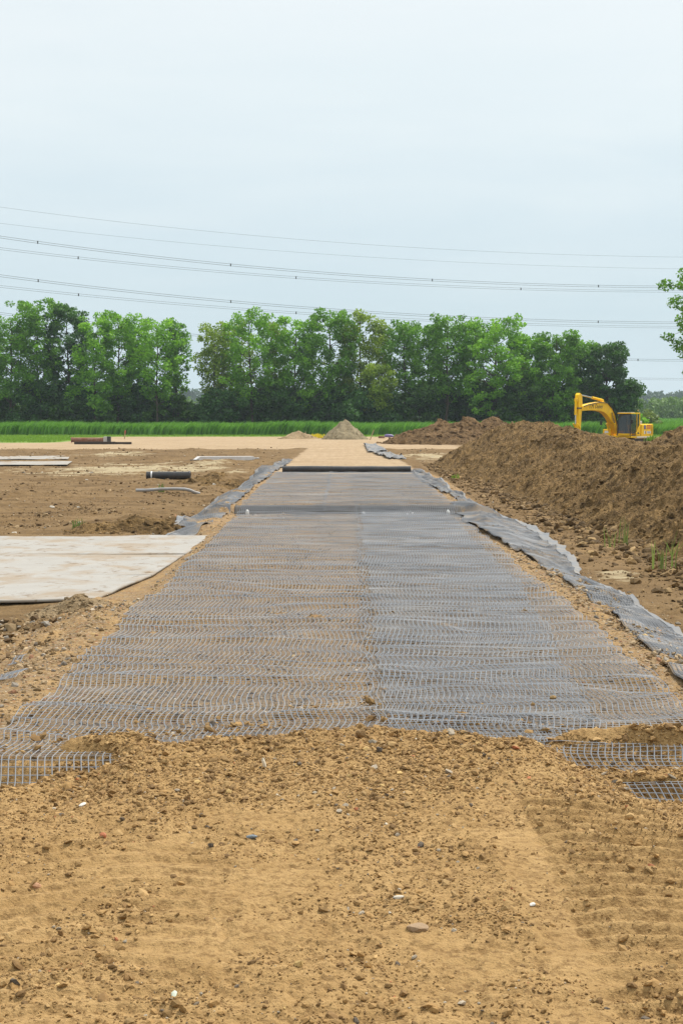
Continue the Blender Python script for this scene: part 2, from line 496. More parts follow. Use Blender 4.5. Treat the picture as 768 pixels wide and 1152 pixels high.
def ground_z(x, y, detail=True):
    z = pad_z(x, y)
    fore = ss(24, 17.5, y)
    z = z * (1 - fore) + fore * (-0.25 * (1 - ss(-7, -4.3, x) * ss(7, 4.5, x)))
    ey = edge_y(x) + 0.22 * fbm(x * 1.3, y * 0.0 + 9.1, 31, 3)
    s = ss(ey + 0.25, ey - 1.5, y)
    pt = np.maximum(np.maximum(patch_left(x, y), patch_r1(x, y)), patch_r2(x, y))
    soft = ss(1.9, 2.6, x) * ss(13.6, 15.3, y) * ss(16.75, 16.55, y)
    s = s * (1 - 0.5 * soft) * (1 - pt)
    s0 = (y < 18.5)
    z = z - np.where(y < 18, drop(x, y), 0)
    z = z + np.where(s0, -0.055 * (1 - s) * ss(24, 18, y) + 0.20 * s, -0.02 * ss(4.6, 3.8, np.abs(x - XC)) * ss(100, 90, y))
    z = z - np.where(s0, 0.05 * pt, 0)
    rim = (0.16 * np.exp(-((y - 16.80 - 0.08 * np.sin(x * 5)) / 0.16) ** 2) * ss(2.0, 2.5, x) + 0.14 * np.exp(-((y - 16.50) / 0.16) ** 2) * ss(-3.1, -2.8, x) * ss(-1.6, -2.2, x))
    z = z + rim
    s = np.maximum(s, np.clip(rim * 5, 0, 1))
    if not detail: return z
    near = ss(24, 14, y)
    # foreground clods
    cl = fbm(x / 0.55, y / 0.55, 41, 3)
    fine = ridged(x / 0.16, y / 0.16, 47, 3)
    vf = fbm(x / 0.055, y / 0.055, 53, 2)
    edge_band = np.exp(-((y - (ey - 0.9)) / 0.9) ** 2)
    smooth_track = ss(1.15, 1.35, x + 0.06 * (y - 11)) * ss(1.75, 1.5, x + 0.06 * (y - 11)) * ss(14.5, 13, y)
    in_tr = np.maximum(ss(0.68, 0.5, np.abs(x - 2.08)) * ss(13.8, 12.6, y), ss(0.85, 0.6, np.abs(x + 1.65)) * ss(12.8, 11.6, y))
    lump = np.maximum(s, 0.9 * pt) * (0.034 * cl + (0.017 + 0.016 * edge_band) * fine * (0.4 + 0.9 * ss(-0.4, 0.5, fbm(x / 0.9, y / 0.9, 57, 2))) + 0.013 * vf + 0.03 * edge_band * cl)
    lump = lump * (1 - 0.65 * smooth_track) * (1 - 0.55 * in_tr)
    # lugged tyre tracks
    def lugs(xc, w, y0, y1, amp, seed, slope):
        t = (y + slope * (x - xc) + 0.30 * (x - xc) ** 2 + 0.05 * perlin(x * 2, y * 1.2, seed) + 0.012 * perlin(x * 7, y * 4, seed + 4)) / 0.27
        fr = t - np.floor(t)
        saw = np.where(fr < 0.32, ss(0, 0.32, fr), (1 - (fr - 0.32) / 0.68) ** 1.25)
        mk = ss(w, w * 0.82, np.abs(x - xc)) * ss(y0 - 0.6, y0, y) * ss(y1 + 0.8, y1, y)
        patchy = 0.72 + 0.28 * ss(-0.6, 0.1, perlin(x * 1.1, y * 0.9, seed + 2))
        return mk * (amp * (saw - 0.35) * patchy - 0.012)
    tr = (lugs(2.08, 0.62, 7.0, 13.3, 0.075, 71, 0.22) + lugs(-1.65, 0.78, 8.0, 12.0, 0.040, 75, -0.18)
          + lugs(0.45, 0.4, 8.0, 9.8, 0.018, 79, 0.1)) - 0.018 * smooth_track
    z = z + np.where(s0, lump + tr, 0)
    # lumps elsewhere
    road = ss(4.5, 3.8, np.abs(x - XC)) * ss(16.5, 17.5, y) * ss(100, 92, y)
    off = (1 - road) * ss(17, 22, y) * (1 - 0.8 * ss(28.8, 30, y) * ss(49, 47.5, y) * ss(-3.6, -4.2, x))
    rough_f = 0.5 + 0.9 * np.clip(fbm(x / 4.0, y / 6.0, 61, 2), -0.3, 1)
    z = z + off * (0.10 * fbm(x / 3.2, y / 1.6, 63, 4) * rough_f + 0.05 * ridged(x / 9.0, y / 1.1 + 0.3 * perlin(x / 4, y / 4, 66), 65, 2) * ss(-5, -7, x) * ss(48, 52, y) * ss(140, 120, y) + 0.055 * ridged(x / 0.45, y / 0.5, 67, 3) * rough_f * (0.5 + ss(-0.3, 0.4, fbm(x / 2.5, y / 2.0, 68, 2))))
    z = z + road * (0.012 * fbm(x / 0.3, y / 0.3, 69, 3))
    # slumped spoil beside the hollow on the left
    z = z + 0.45 * np.exp(-(((x + 6.6) / 1.7) ** 2 + ((y - 53.0) / 2.2) ** 2)) * (1 + 0.5 * fbm(x, y, 85, 3))
    z = z + 0.45 * np.exp(-(((x + 6.1) / 1.6) ** 2 + ((y - 88.0) / 4.5) ** 2)) * (1 + 0.5 * fbm(x, y, 87, 3))
    z = z - 0.35 * np.exp(-(((x + 5.2) / 0.7) ** 2 + ((y - 84.0) / 5.0) ** 2))
    z = z + 0.35 * np.exp(-(((x + 9.0) / 3.5) ** 2 + ((y - 116.0) / 4.0) ** 2)) * (1 + 0.4 * fbm(x, y, 88, 3))
    z = z + 0.16 * np.exp(-(((x + 4.75) / 0.7) ** 2 + ((y - 30.3) / 1.3) ** 2)) * (1 + 0.7 * fbm(x * 3, y * 3, 89, 3))
    z = z + 0.10 * ss(-10, -5, x) * np.exp(-((y - 27.0 - 0.2 * x) / 2.2) ** 2) * fbm(x * 1.4, y * 1.4, 91, 3)
    z = z * (1 - ss(150, 190, y)) + ss(150, 190, y) * (0.15 * z)
    return z

def build_ground():
    ys = [-60, -30, -12, -4, 1, 4, 6, 7]
    y = 7.0
    while y < 19: y += 0.023; ys.append(y)
    while y < 300: y *= 1.0034; ys.append(y)
    for v in (310, 325, 350, 400, 480, 600, 800, 1100, 1600, 2400): ys.append(v)
    ys = np.array(ys)
    u = np.linspace(-1, 1, 521)
    half = np.maximum(0.275 * ys + 2.2, 4.6)
    half = np.where(ys > 300, 0.275 * 300 + 2.2, half)
    fine = u[None, :] * half[:, None]
    ext = np.array([1.06, 1.2, 1.6, 2.6, 5, 12]); lim = 1500.0
    e = np.minimum(half[:, None] * ext[None, :], lim)
    e = np.concatenate([e, np.full((len(ys), 1), lim + 60)], 1)
    X = np.concatenate([-e[:, ::-1], fine, e], 1)
    Y = np.repeat(ys[:, None], X.shape[1], 1)
    Z = ground_z(X, Y)
    far_damp = ss(235, 260, Y)
    Z = Z * (1 - far_damp)
    V = np.stack([X, Y, Z], -1)
    me = mesh_from('ground', V, grid_quads(*X.shape), smooth=True)
    x, y = X, Y
    ey = edge_y(x) + 0.15
    sand = ss(ey + 0.4, ey - 0.1, y) * ss(19, 18, y)
    # track beyond the rolls
    tr_w = 3.9 - 0.006 * (y - 90)
    sand_far = ss(84, 90, y) * ss(tr_w + 0.8, tr_w - 0.5, np.abs(x - 0.3)) * ss(190, 170, y)
    grav = ss(5.9, 5.0, np.abs(x - XC) + 0.4 * perlin(y / 3, x / 2, 95)) * ss(16, 17, y) * ss(96, 86, y)
    grav = np.maximum(grav, 0.85 * ss(-7.4, -5.2, x) * ss(0, -3, x) * ss(29.0, 27, y) * ss(16, 17, y))
    dust = ss(150, 160, y + 6 * perlin(x / 20, y / 20, 96)) * ss(244, 238, y) * ss(16, 9, x)
    dust = np.maximum(dust, sand_far * 0.9)
    pale = (0.95 * np.exp(-(((x + 14) / 7.0) ** 2 + ((y - 108) / 9.0) ** 2))
            + 0.9 * np.exp(-(((x - 8.5) / 3.5) ** 2 + ((y - 133) / 9.0) ** 2))
            + 0.9 * np.exp(-(((x - 6.55) / 0.55) ** 2 + ((y - 37.5) / 1.2) ** 2))
            + 0.8 * np.exp(-(((x + 19.5) / 3.0) ** 2 + ((y - 140) / 7.0) ** 2))
            + 0.75 * np.exp(-(((x + 8.6) / 2.0) ** 2 + ((y - 27.3) / 0.9) ** 2)))
    pale = np.clip(0.85 * pale + 0.55 * fbm(x / 2.6, y / 1.8, 97, 4) * (pale > 0.12), 0, 1)
    dry = 0.35 * ss(6.0, 6.8, x) * ss(30, 40, y) * ss(110, 95, y)
    grass = ss(238, 242, y + 3 * perlin(x / 8, y / 8, 98))
    grass = np.maximum(grass, ss(186, 196, y + 2 * perlin(x / 3, y / 9, 99)) * ss(-32, -36, x))
    far = ss(262, 275, y)
    fattr(me, 'm_sand', np.maximum(sand, dry)); fattr(me, 'm_grav', grav); fattr(me, 'm_pale', pale)
    fattr(me, 'm_bed', ss(3.9, 3.4, np.abs(x - XC)) * ss(16, 17, y) * ss(88, 86, y) * (0.25 + 0.55 * ss(0.2, 0.6, x)))
    fattr(me, 'm_dust', dust); fattr(me, 'm_grass', grass); fattr(me, 'm_far', far)
    o = link('ground', me, M['earth'])
    tag(o, 'sandy and brown churned earth of the building site', 'ground', kind='structure')

build_ground()

# ------------------------------------------------------------------ stones
PHI = (1 + 5 ** 0.5) / 2
ICO_V = np.array([(-1, PHI, 0), (1, PHI, 0), (-1, -PHI, 0), (1, -PHI, 0), (0, -1, PHI), (0, 1, PHI),
                  (0, -1, -PHI), (0, 1, -PHI), (PHI, 0, -1), (PHI, 0, 1), (-PHI, 0, -1), (-PHI, 0, 1)]) / math.sqrt(1 + PHI * PHI)
ICO_F = np.array([(0, 11, 5), (0, 5, 1), (0, 1, 7), (0, 7, 10), (0, 10, 11), (1, 5, 9), (5, 11, 4), (11, 10, 2), (10, 7, 6), (7, 1, 8),
                  (3, 9, 4), (3, 4, 2), (3, 2, 6), (3, 6, 8), (3, 8, 9), (4, 9, 5), (2, 4, 11), (6, 2, 10), (8, 6, 7), (9, 8, 1)])

def stones(P, size, rng, flat=0.6, jit=0.33):
    n = len(P)
    V = ICO_V[None] * (1 + jit * rng.uniform(-1, 1, (n, 12, 1)))
    sc = size[:, None] * rng.uniform(0.65, 1.25, (n, 3)); sc[:, 2] *= flat
    a = rng.uniform(0, 2 * math.pi, n)
    V = V * sc[:, None, :]
    tilt = rng.normal(0, 0.3, (n, 1))
    V[:, :, 2] += V[:, :, 0] * tilt
    c, s = np.cos(a)[:, None], np.sin(a)[:, None]
    x = V[:, :, 0] * c - V[:, :, 1] * s; y = V[:, :, 0] * s + V[:, :, 1] * c
    V = np.stack([x, y, V[:, :, 2]], -1) + P[:, None, :]
    F = ICO_F[None] + (np.arange(n) * 12)[:, None, None]
    return V.reshape(-1, 3), F.reshape(-1, 3)

def build_stones(name, P, size, cols, label, flat=0.65):
    V, F = stones(P, size, RNG, flat)
    me = mesh_from(name, V, tris=F, smooth=False)
    cattr(me, 'tint', np.repeat(cols, 12, 0))
    o = link(name, me, M['stone'])
    tag(o, label, 'stones', kind='stuff')

def pick(n, table):
    cols = np.array([t[1] for t in table]); w = np.array([t[0] for t in table], float); w /= w.sum()
    i = RNG.choice(len(cols), n, p=w)
    return cols[i] * RNG.uniform(0.75, 1.25, (n, 1))

SOIL = [(60, (0.29, 0.176, 0.068)), (20, (0.36, 0.232, 0.098)), (24, (0.19, 0.112, 0.044)), (1.6, (0.33, 0.28, 0.21)), (0.9, (0.12, 0.095, 0.07)),
        (0.3, (0.40, 0.15, 0.07)), (0.12, (0.55, 0.50, 0.40)), (1, (0.44, 0.30, 0.12))]
RUB = [(40, (0.25, 0.167, 0.082)), (28, (0.38, 0.28, 0.165)), (14, (0.26, 0.225, 0.18)), (3.5, (0.15, 0.13, 0.105)), (1.5, (0.34, 0.18, 0.10)),
       (2.5, (0.50, 0.42, 0.31)), (2, (0.44, 0.31, 0.14))]

def scatter_fore(n):
    y = RNG.uniform(8.2, 17.9, n * 2); x = RNG.uniform(-1, 1, n * 2) * (0.24 * y + 0.7)
    dens = 0.42 + 0.8 * ss(11.5, 15.5, y) + 0.9 * fbm(x / 1.2, y / 1.2, 111, 2)
    dens = dens - 0.5 * ss(1.1, 1.3, x) * ss(1.8, 1.5, x) * ss(14.5, 13, y) - 0.25 * ss(0.7, 0.5, np.abs(x - 2.08)) * ss(13.5, 12.5, y) - 0.3 * ss(0.85, 0.6, np.abs(x + 1.65)) * ss(12.6, 11.6, y)
    k = (RNG.uniform(0, 1.6, n * 2) < dens) & (y < edge_y(x) - 0.25)
    x, y = x[k][:n], y[k][:n]
    z = ground_z(x, y)
    s = np.clip(0.0050 * np.exp(RNG.exponential(0.41, len(x))), 0, 0.034) * (1 + 0.3 * ss(12, 16, y))
    return np.stack([x, y, z + s * 0.15], -1), s
P, s = scatter_fore(110000)
build_stones('soil_crumbs', P, s, pick(len(P), SOIL), 'crumbs of sandy soil and small stones strewn over the foreground')

n_ = 900
gx = RNG.uniform(-3.6, 4.0, n_); gy = edge_y(gx) + 0.15 + RNG.exponential(0.45, n_)
gs = np.clip(0.008 * np.exp(RNG.exponential(0.55, n_)), 0, 0.06)
gz = ground_z(gx, gy) + 0.085 + gs * 0.3
build_stones('spilled_crumbs', np.stack([gx, gy, gz], -1), gs, pick(n_, SOIL), 'crumbs of soil spilled onto the front of the geogrid')

def scatter_rubble(n):
    y = 16.8 * np.exp(RNG.uniform(0, math.log(75 / 16.8), n)); x = RNG.uniform(-6.2, 6.2, n)
    w = np.where(np.abs(x - XC) < 3.8, 0.55, 1.0) * np.where((x < -5.4) & (y > 29), 0.15, 1.0) * np.where(x > 5.3, 0.35, 1)
    w = w + 0.8 * ss(4.3, 4.6, x) * ss(6.0, 5.2, x) * ss(40, 30, y)
    w = w * (0.35 + 1.1 * ss(-0.2, 0.5, fbm(x / 1.5, y / 2.5, 113, 2)) + 0.2)
    k = (RNG.uniform(0, 1, n) < w) & ((y > edge_y(x) + 0.2) | (np.abs(x) > 4))
    k &= ~((x < -4.0) & (y > 30.5) & (y < 48.5))
    x, y = x[k], y[k]
    z = ground_z(x, y)
    s = np.clip(0.011 * np.exp(RNG.exponential(0.5, len(x))), 0, 0.05)
    s = np.where(np.abs(x - XC) < 4.0, np.minimum(s, 0.028), s)
    z = z + np.where((x > 4.4) & (x < 5.6) & (y < 37), 0.03, 0)
    return np.stack([x, y, z + s * 0.2], -1), s
P, s = scatter_rubble(60000)
build_stones('rubble_stones', P, s, pick(len(P), RUB), 'loose rubble stones under the grid and along both road shoulders', 0.7)

# clods over the brown ground
def scatter_clods(n):
    y = 24 * np.exp(RNG.uniform(0, math.log(160 / 24), n)); x = RNG.uniform(-0.24, 0.14, n) * y
    dens = 0.25 + 0.9 * np.clip(fbm(x / 3.0, y / 5.0, 61, 2), -0.2, 1)
    k = ((x < -5.0) | (x > 5.9)) & (RNG.uniform(0, 1, n) < dens) & (x > -38) & (x < 9)
    k &= ~((x < -4.0) & (y > 29.0) & (y < 48.8))
    x, y = x[k], y[k]
    s = np.clip(0.018 * np.exp(RNG.exponential(0.5, len(x))), 0, 0.11)
    return np.stack([x, y, ground_z(x, y) + s * 0.2], -1), s
P, s = scatter_clods(80000)
build_stones('field_clods', P, s, pick(len(P), [(5, (0.13, 0.08, 0.036)), (4, (0.21, 0.135, 0.062)), (2, (0.30, 0.21, 0.11)), (0.4, (0.4, 0.36, 0.3))]),
             'clods of brown earth lying over the churned site ground')

def scatter_toe(n):
    y = 30 * np.exp(RNG.uniform(0, math.log(120 / 30), n)); toe = np.interp(y, [22, 40, 70, 95, 113, 125], [9.0, 8.25, 7.7, 7.0, 6.2, 6.6])
    x = toe + 0.9 - RNG.exponential(0.75, n)
    k = x > 5.9; x, y = x[k], y[k]
    s = np.clip(0.020 * np.exp(RNG.exponential(0.55, len(x))), 0, 0.16)
    return np.stack([x, y, ground_z(x, y) + s * 0.25], -1), s
P, s = scatter_toe(12000)
build_stones('bank_clods', P, s, pick(len(P), [(5, (0.11, 0.068, 0.027)), (4, (0.18, 0.112, 0.045)), (1.5, (0.30, 0.20, 0.09))]),
             'loose dark clods rolled down to the foot of the long bank')

# a few single stones one can point at
def single_stone(name, px, py, size, col, label, cat='stone', rough=0.7, stretch=(1, 1, 0.6), seed=1):
    p = at(px, py, 0.05)
    for _ in range(4):
        z = float(ground_z(np.array([p.x]), np.array([p.y]))[0]); p = at(px, py, z + 0.01)
    bm = bmesh.new(); bmesh.ops.create_icosphere(bm, subdivisions=2, radius=size)
    rnd = random.Random(seed)
    d = [Vector((rnd.gauss(0, 1), rnd.gauss(0, 1), rnd.gauss(0, 1))).normalized() for _ in range(9)]
    for v in bm.verts:
        for n in d:
            k = v.co.dot(n) - size * 0.72
            if k > 0: v.co -= n * k * 0.9
        v.co = Vector((v.co.x * stretch[0], v.co.y * stretch[1], v.co.z * stretch[2]))
    me = bpy.data.meshes.new(name); bm.to_mesh(me); bm.free()
    o = link(name, me, simple(name + '_stuff', col, rough, 0, 0.3, 0.25, 20))
    o.scale = (0.72, 0.72, 0.72)
    o.location = p + Vector((0, 0, size * stretch[2] * 0.2)); o.rotation_euler = (rnd.uniform(-.3, .3), rnd.uniform(-.3, .3), rnd.uniform(0, 6))
    return tag(o, label, cat)

single_stone('white_fragment', 93, 906, 0.05, (0.60, 0.57, 0.50), 'white angular fragment on the soil below the bared geogrid at left', 'stone', stretch=(1.3, .8, .4), seed=3)
single_stone('brick_fragment', 116, 941, 0.045, (0.42, 0.15, 0.07), 'orange brick fragment lying on sandy soil at left foreground', 'brick', stretch=(1, .8, .8), seed=4)
single_stone('grey_stone', 283, 942, 0.055, (0.17, 0.20, 0.22), 'blue grey flat stone on the sandy soil below the heap edge', 'stone', stretch=(1.3, .8, .5), seed=5)
single_stone('brown_stone', 470, 1045, 0.085, (0.27, 0.18, 0.10), 'largest flat brown stone lying in the middle foreground', 'stone', stretch=(1.5, .9, .5), seed=6)
single_stone('white_pebble', 599, 1018, 0.028, (0.62, 0.60, 0.55), 'small bright white pebble beside the lugged tyre track', 'stone', stretch=(1.4, .9, .6), seed=7)
single_stone('pale_stone', 448, 1010, 0.038, (0.55, 0.50, 0.41), 'pale elongated stone above the big flat brown stone', 'stone', stretch=(1.7, .8, .5), seed=8)
single_stone('green_fragment', 196, 1119, 0.035, (0.45, 0.49, 0.40), 'pale green shard on the soil near the bottom left', 'stone', stretch=(1.4, .8, .4), seed=9)
single_stone('round_clod', 405, 827, 0.085, (0.22, 0.135, 0.055), 'round dark earth clod on the crest of the heap edge', 'clod', stretch=(1, 1, .85), seed=10)
single_stone('upright_stone', 297, 861, 0.045, (0.62, 0.55, 0.42), 'pale narrow stone standing upright in the sandy heap', 'stone', stretch=(.6, .7, 1.9), seed=11)
single_stone('red_stone', 40, 999, 0.06, (0.36, 0.19, 0.10), 'reddish brown blocky stone at the left edge of the foreground', 'stone', stretch=(1.2, .9, .8), seed=12)

# ------------------------------------------------------------------ geogrid
def ribs(P, side, w, h):
    """P (n, m, 3) polylines; side (3,) unit width direction; ridge section"""
    n, m, _ = P.shape
    sd = np.asarray(side, float) * (w / 2)
    if sd.ndim == 2: sd = sd[:, :, None] * np.array([0, 0, 1.0]) + np.array([0, w / 2, 0])
    V = np.stack([P - sd, P + np.array([0, 0, h]), P + sd], 2)            # n, m, 3, 3
    i = (np.arange(n)[:, None] * m + np.arange(m - 1)[None, :]) * 3
    q = []
    for k in (0, 1):
        q.append(np.stack([i + k, i + k + 1, i + 3 + k + 1, i + 3 + k], -1).reshape(-1, 4))
    return V.reshape(-1, 3), np.concatenate(q)

def grid_wave(x, y, seed):
    ph = 1.3 * perlin(x / 4.5, y / 3.0, seed) + 0.45 * perlin(x / 1.4, y / 1.2, seed + 1)
    per = 1.05
    a = np.sin(2 * math.pi * (y / per + ph))
    amp = 0.30 + 1.25 * np.clip(perlin(x / 2.4, y / 2.0, seed + 2) + 0.22, 0, 1)
    b = np.sin(2 * math.pi * (y / 0.43 + 1.6 * ph + perlin(x / 2, y / 2, seed + 3)))
    crease = np.maximum(0, np.sin(2 * math.pi * (y / 2.9 + 0.5 * perlin(x / 5.0, y / 5, seed + 5)))) ** 8
    return amp * (0.024 * a + 0.008 * b) + 0.035 * crease

def grid_shift(x, y, seed):
    return 0.030 * np.sin(2 * math.pi * (y / 1.05 + 0.9 * perlin(x / 4.5, y / 3.0, seed)) + 1.3) + 0.05 * perlin(x / 3, y / 5, seed + 7) + 0.015 * perlin(x / 1.0, y / 0.6, seed + 8)

def surf_z(x, y, seed, lift, amp):
    base = pad_z(x, y)
    fore = ss(24, 17.5, y)
    base = base * (1 - fore) + fore * (-0.25 * (1 - ss(-7, -4.3, x) * ss(7, 4.5, x)))
    base = base - np.where(y < 18, drop(x, y), 0)
    return base + lift + amp * (0.045 + grid_wave(x, y, seed)) - 0.02 * ss(18, 16.5, y)

def geogrid(name, xl, xr, y0, y1, seed, lift, label, amp=1.0, pitch=0.072, pitch_y=0.080, wl=0.012, step=0.07, wt=0.011):
    """xl, xr: functions y -> edge"""
    yy = np.arange(y0, y1, step)
    a, b = xl(yy), xr(yy)
    wid = float(np.max(b - a)); n = int(wid / pitch) + 1
    left0 = float(np.min(a))
    xs = left0 + np.arange(int((float(np.max(b)) - left0) / pitch) + 1) * pitch
    Vs, Qs, off = [], [], 0
    X0, Y0 = np.meshgrid(xs, yy, indexing='ij')
    X = X0 + grid_shift(X0, Y0, seed)
    Z = surf_z(X, Y0, seed, lift, amp)
    inside = (X0 >= a[None, :] - 1e-6) & (X0 <= b[None, :] + 1e-6)
    V, Q = ribs(np.stack([X, Y0, Z], -1), (1, 0, 0), wl, 0.005)
    m = len(yy)
    ok = (inside[:, :-1] & inside[:, 1:]).reshape(-1)
    Q = Q[np.concatenate([ok, ok])]
    Vs.append(V); Qs.append(Q); off = len(V)
    # cross ribs
    yt = np.arange(y0, y1, pitch_y)
    xt = np.linspace(left0, float(np.max(b)), len(xs) * 1 + 1)
    Xt, Yt = np.meshgrid(xt, yt)
    at_, bt = xl(yt), xr(yt)
    ins = (Xt >= at_[:, None] - 1e-6) & (Xt <= bt[:, None] + 1e-6)
    Xd = Xt + grid_shift(Xt, Yt, seed)
    Zt = surf_z(Xd, Yt, seed, lift, amp) - 0.001
    slope = (surf_z(Xd, Yt + 0.02, seed, lift, amp) - surf_z(Xd, Yt - 0.02, seed, lift, amp)) / 0.04
    V, Q = ribs(np.stack([Xd, Yt, Zt], -1), np.clip(slope, -1.2, 1.2), wt, 0.003)
    ok = (ins[:, :-1] & ins[:, 1:]).reshape(-1)
    Q = Q[np.concatenate([ok, ok])]
    nlong = len(Qs[0]); Vs.append(V); Qs.append(Q + off)
    V = np.concatenate(Vs); Q = np.concatenate(Qs)
    used = np.zeros(len(V), bool); used[Q.ravel()] = True
    remap = np.cumsum(used) - 1
    me = mesh_from(name, V[used], remap[Q], smooth=False)
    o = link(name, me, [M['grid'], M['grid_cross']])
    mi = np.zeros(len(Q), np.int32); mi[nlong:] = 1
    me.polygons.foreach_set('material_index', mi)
    return tag(o, label, 'geogrid')

def wob(seed, amp, sc=3.0):
    return lambda y: amp * perlin(y / sc, y * 0 + 0.37, seed) + 0.4 * amp * np.sign(perlin(y / 2.2, y * 0 + 5.1, seed + 1)) * 0.3

ew1, ew2, ew3, ew4 = wob(201, 0.14), wob(203, 0.06), wob(205, 0.10), wob(207, 0.12)
geogrid('geogrid_sheet', lambda y: -3.72 + 0.003 * (y - 18) + ew1(y), lambda y: 0.42 + 0.004 * (y - 18) + ew2(y), 14.3, 56.75, 301, 0.0,
        'near left sheet of plastic geogrid, soil covering its front end')
geogrid('geogrid_sheet', lambda y: 0.32 + 0.004 * (y - 18) + ew2(y), lambda y: 4.12 - 0.002 * (y - 18) + ew4(y), 13.9, 56.75, 311, 0.008,
        'near right sheet of plastic geogrid, two patches bared in the soil at its front')
geogrid('geogrid_sheet', lambda y: 0.46 + 0.004 * (y - 18) + ew2(y), lambda y: 2.86 + 0.056 * (y - 18) * (y < 32) + 0.784 * (y >= 32) + ew3(y), 16.6, 56.1, 321, 0.022,
        'narrower overlapping geogrid sheet lying double on the near right sheet')
geogrid('geogrid_sheet', lambda y: -3.55 + ew1(y) * 0.7, lambda y: -0.52 + ew2(y), 55.75, 87.2, 331, 0.05,
        'far left sheet of geogrid between the raised step and the black rolls', step=0.12, wl=0.010, wt=0.010, pitch_y=0.095)
geogrid('geogrid_sheet', lambda y: -0.66 + ew2(y), lambda y: 3.95 + ew4(y) * 0.7, 55.7, 87.2, 341, 0.058,
        'far right sheet of geogrid between the raised step and the black rolls', step=0.12, wl=0.010, wt=0.010, pitch_y=0.095)

def step_fabric():
    xs = np.linspace(-3.75, 4.2, 120); ys = np.linspace(55.70, 56.75, 22)
    X, Y = np.meshgrid(xs, ys)
    Y = Y + 0.05 * perlin(X / 0.8, X * 0, 351)
    Z = pad_z(X, Y) + 0.018 + 0.012 * perlin(X / 0.3, Y / 0.3, 353)
    o = link('fabric_strip', mesh_from('fabric_strip', np.stack([X, Y, Z], -1), grid_quads(*X.shape), smooth=True), M['step_fabric'])
    md = o.modifiers.new('thick', 'SOLIDIFY'); md.thickness = 0.006
    tag(o, 'dark dusty fabric strip under the geogrid where it climbs the step', 'fabric')
step_fabric()

# rolls that still wait at the far end
def roll(px0, px1, Y, rad, label, seed):
    x0 = (px0 - 384) / FPX * Y; x1 = (px1 - 384) / FPX * Y
    z = float(pad_z(np.array([0.5 * (x0 + x1)]), np.array([Y]))[0]) + 0.06
    root = empty('geogrid_roll', (0.5 * (x0 + x1), Y, z))
    L = x1 - x0
    nu, na = int(L / 0.05), 20
    th = np.linspace(0, 2 * math.pi, na, endpoint=False)
    xs = np.linspace(-L / 2, L / 2, nu)
    rr = rad * (1 + 0.03 * np.sin(xs * 3 + seed))[:, None] * (1 + 0.02 * np.sin(th * 7)[None, :]) + 0.006 * ((np.arange(nu) % 2)[:, None])
    V = np.stack([np.repeat(xs[:, None], na, 1), rr * np.cos(th)[None], rr * np.sin(th)[None] + rad], -1).reshape(-1, 3)
    i = np.arange(nu - 1)[:, None] * na + np.arange(na)[None, :]
    j = np.arange(nu - 1)[:, None] * na + (np.arange(na)[None, :] + 1) % na
    Q = np.stack([i, j, j + na, i + na], -1).reshape(-1, 4)
    o = link('roll_body', mesh_from('roll_body', V, Q, smooth=False), M['black_plastic'], root)
    for sx in (-1, 1):     # spiral winding seen at the ends
        mb = MB()
        for k in range(4):
            r = rad * (0.25 + 0.22 * k)
            pts = [(sx * (L / 2 + 0.003 * k), r * math.cos(t), rad + r * math.sin(t)) for t in np.linspace(0, 2 * math.pi, 20)]
            mb.tube(pts, 0.012, 5)
        mb.build('winding', M['black_plastic'], root)
    return tag(root, label, 'roll')
roll(318, 374, 87.3, 0.18, 'black geogrid roll, left and shorter of the two at the road end', 1)
roll(374.5, 461.5, 87.2, 0.175, 'black geogrid roll, right and longer of the two at the road end', 2)

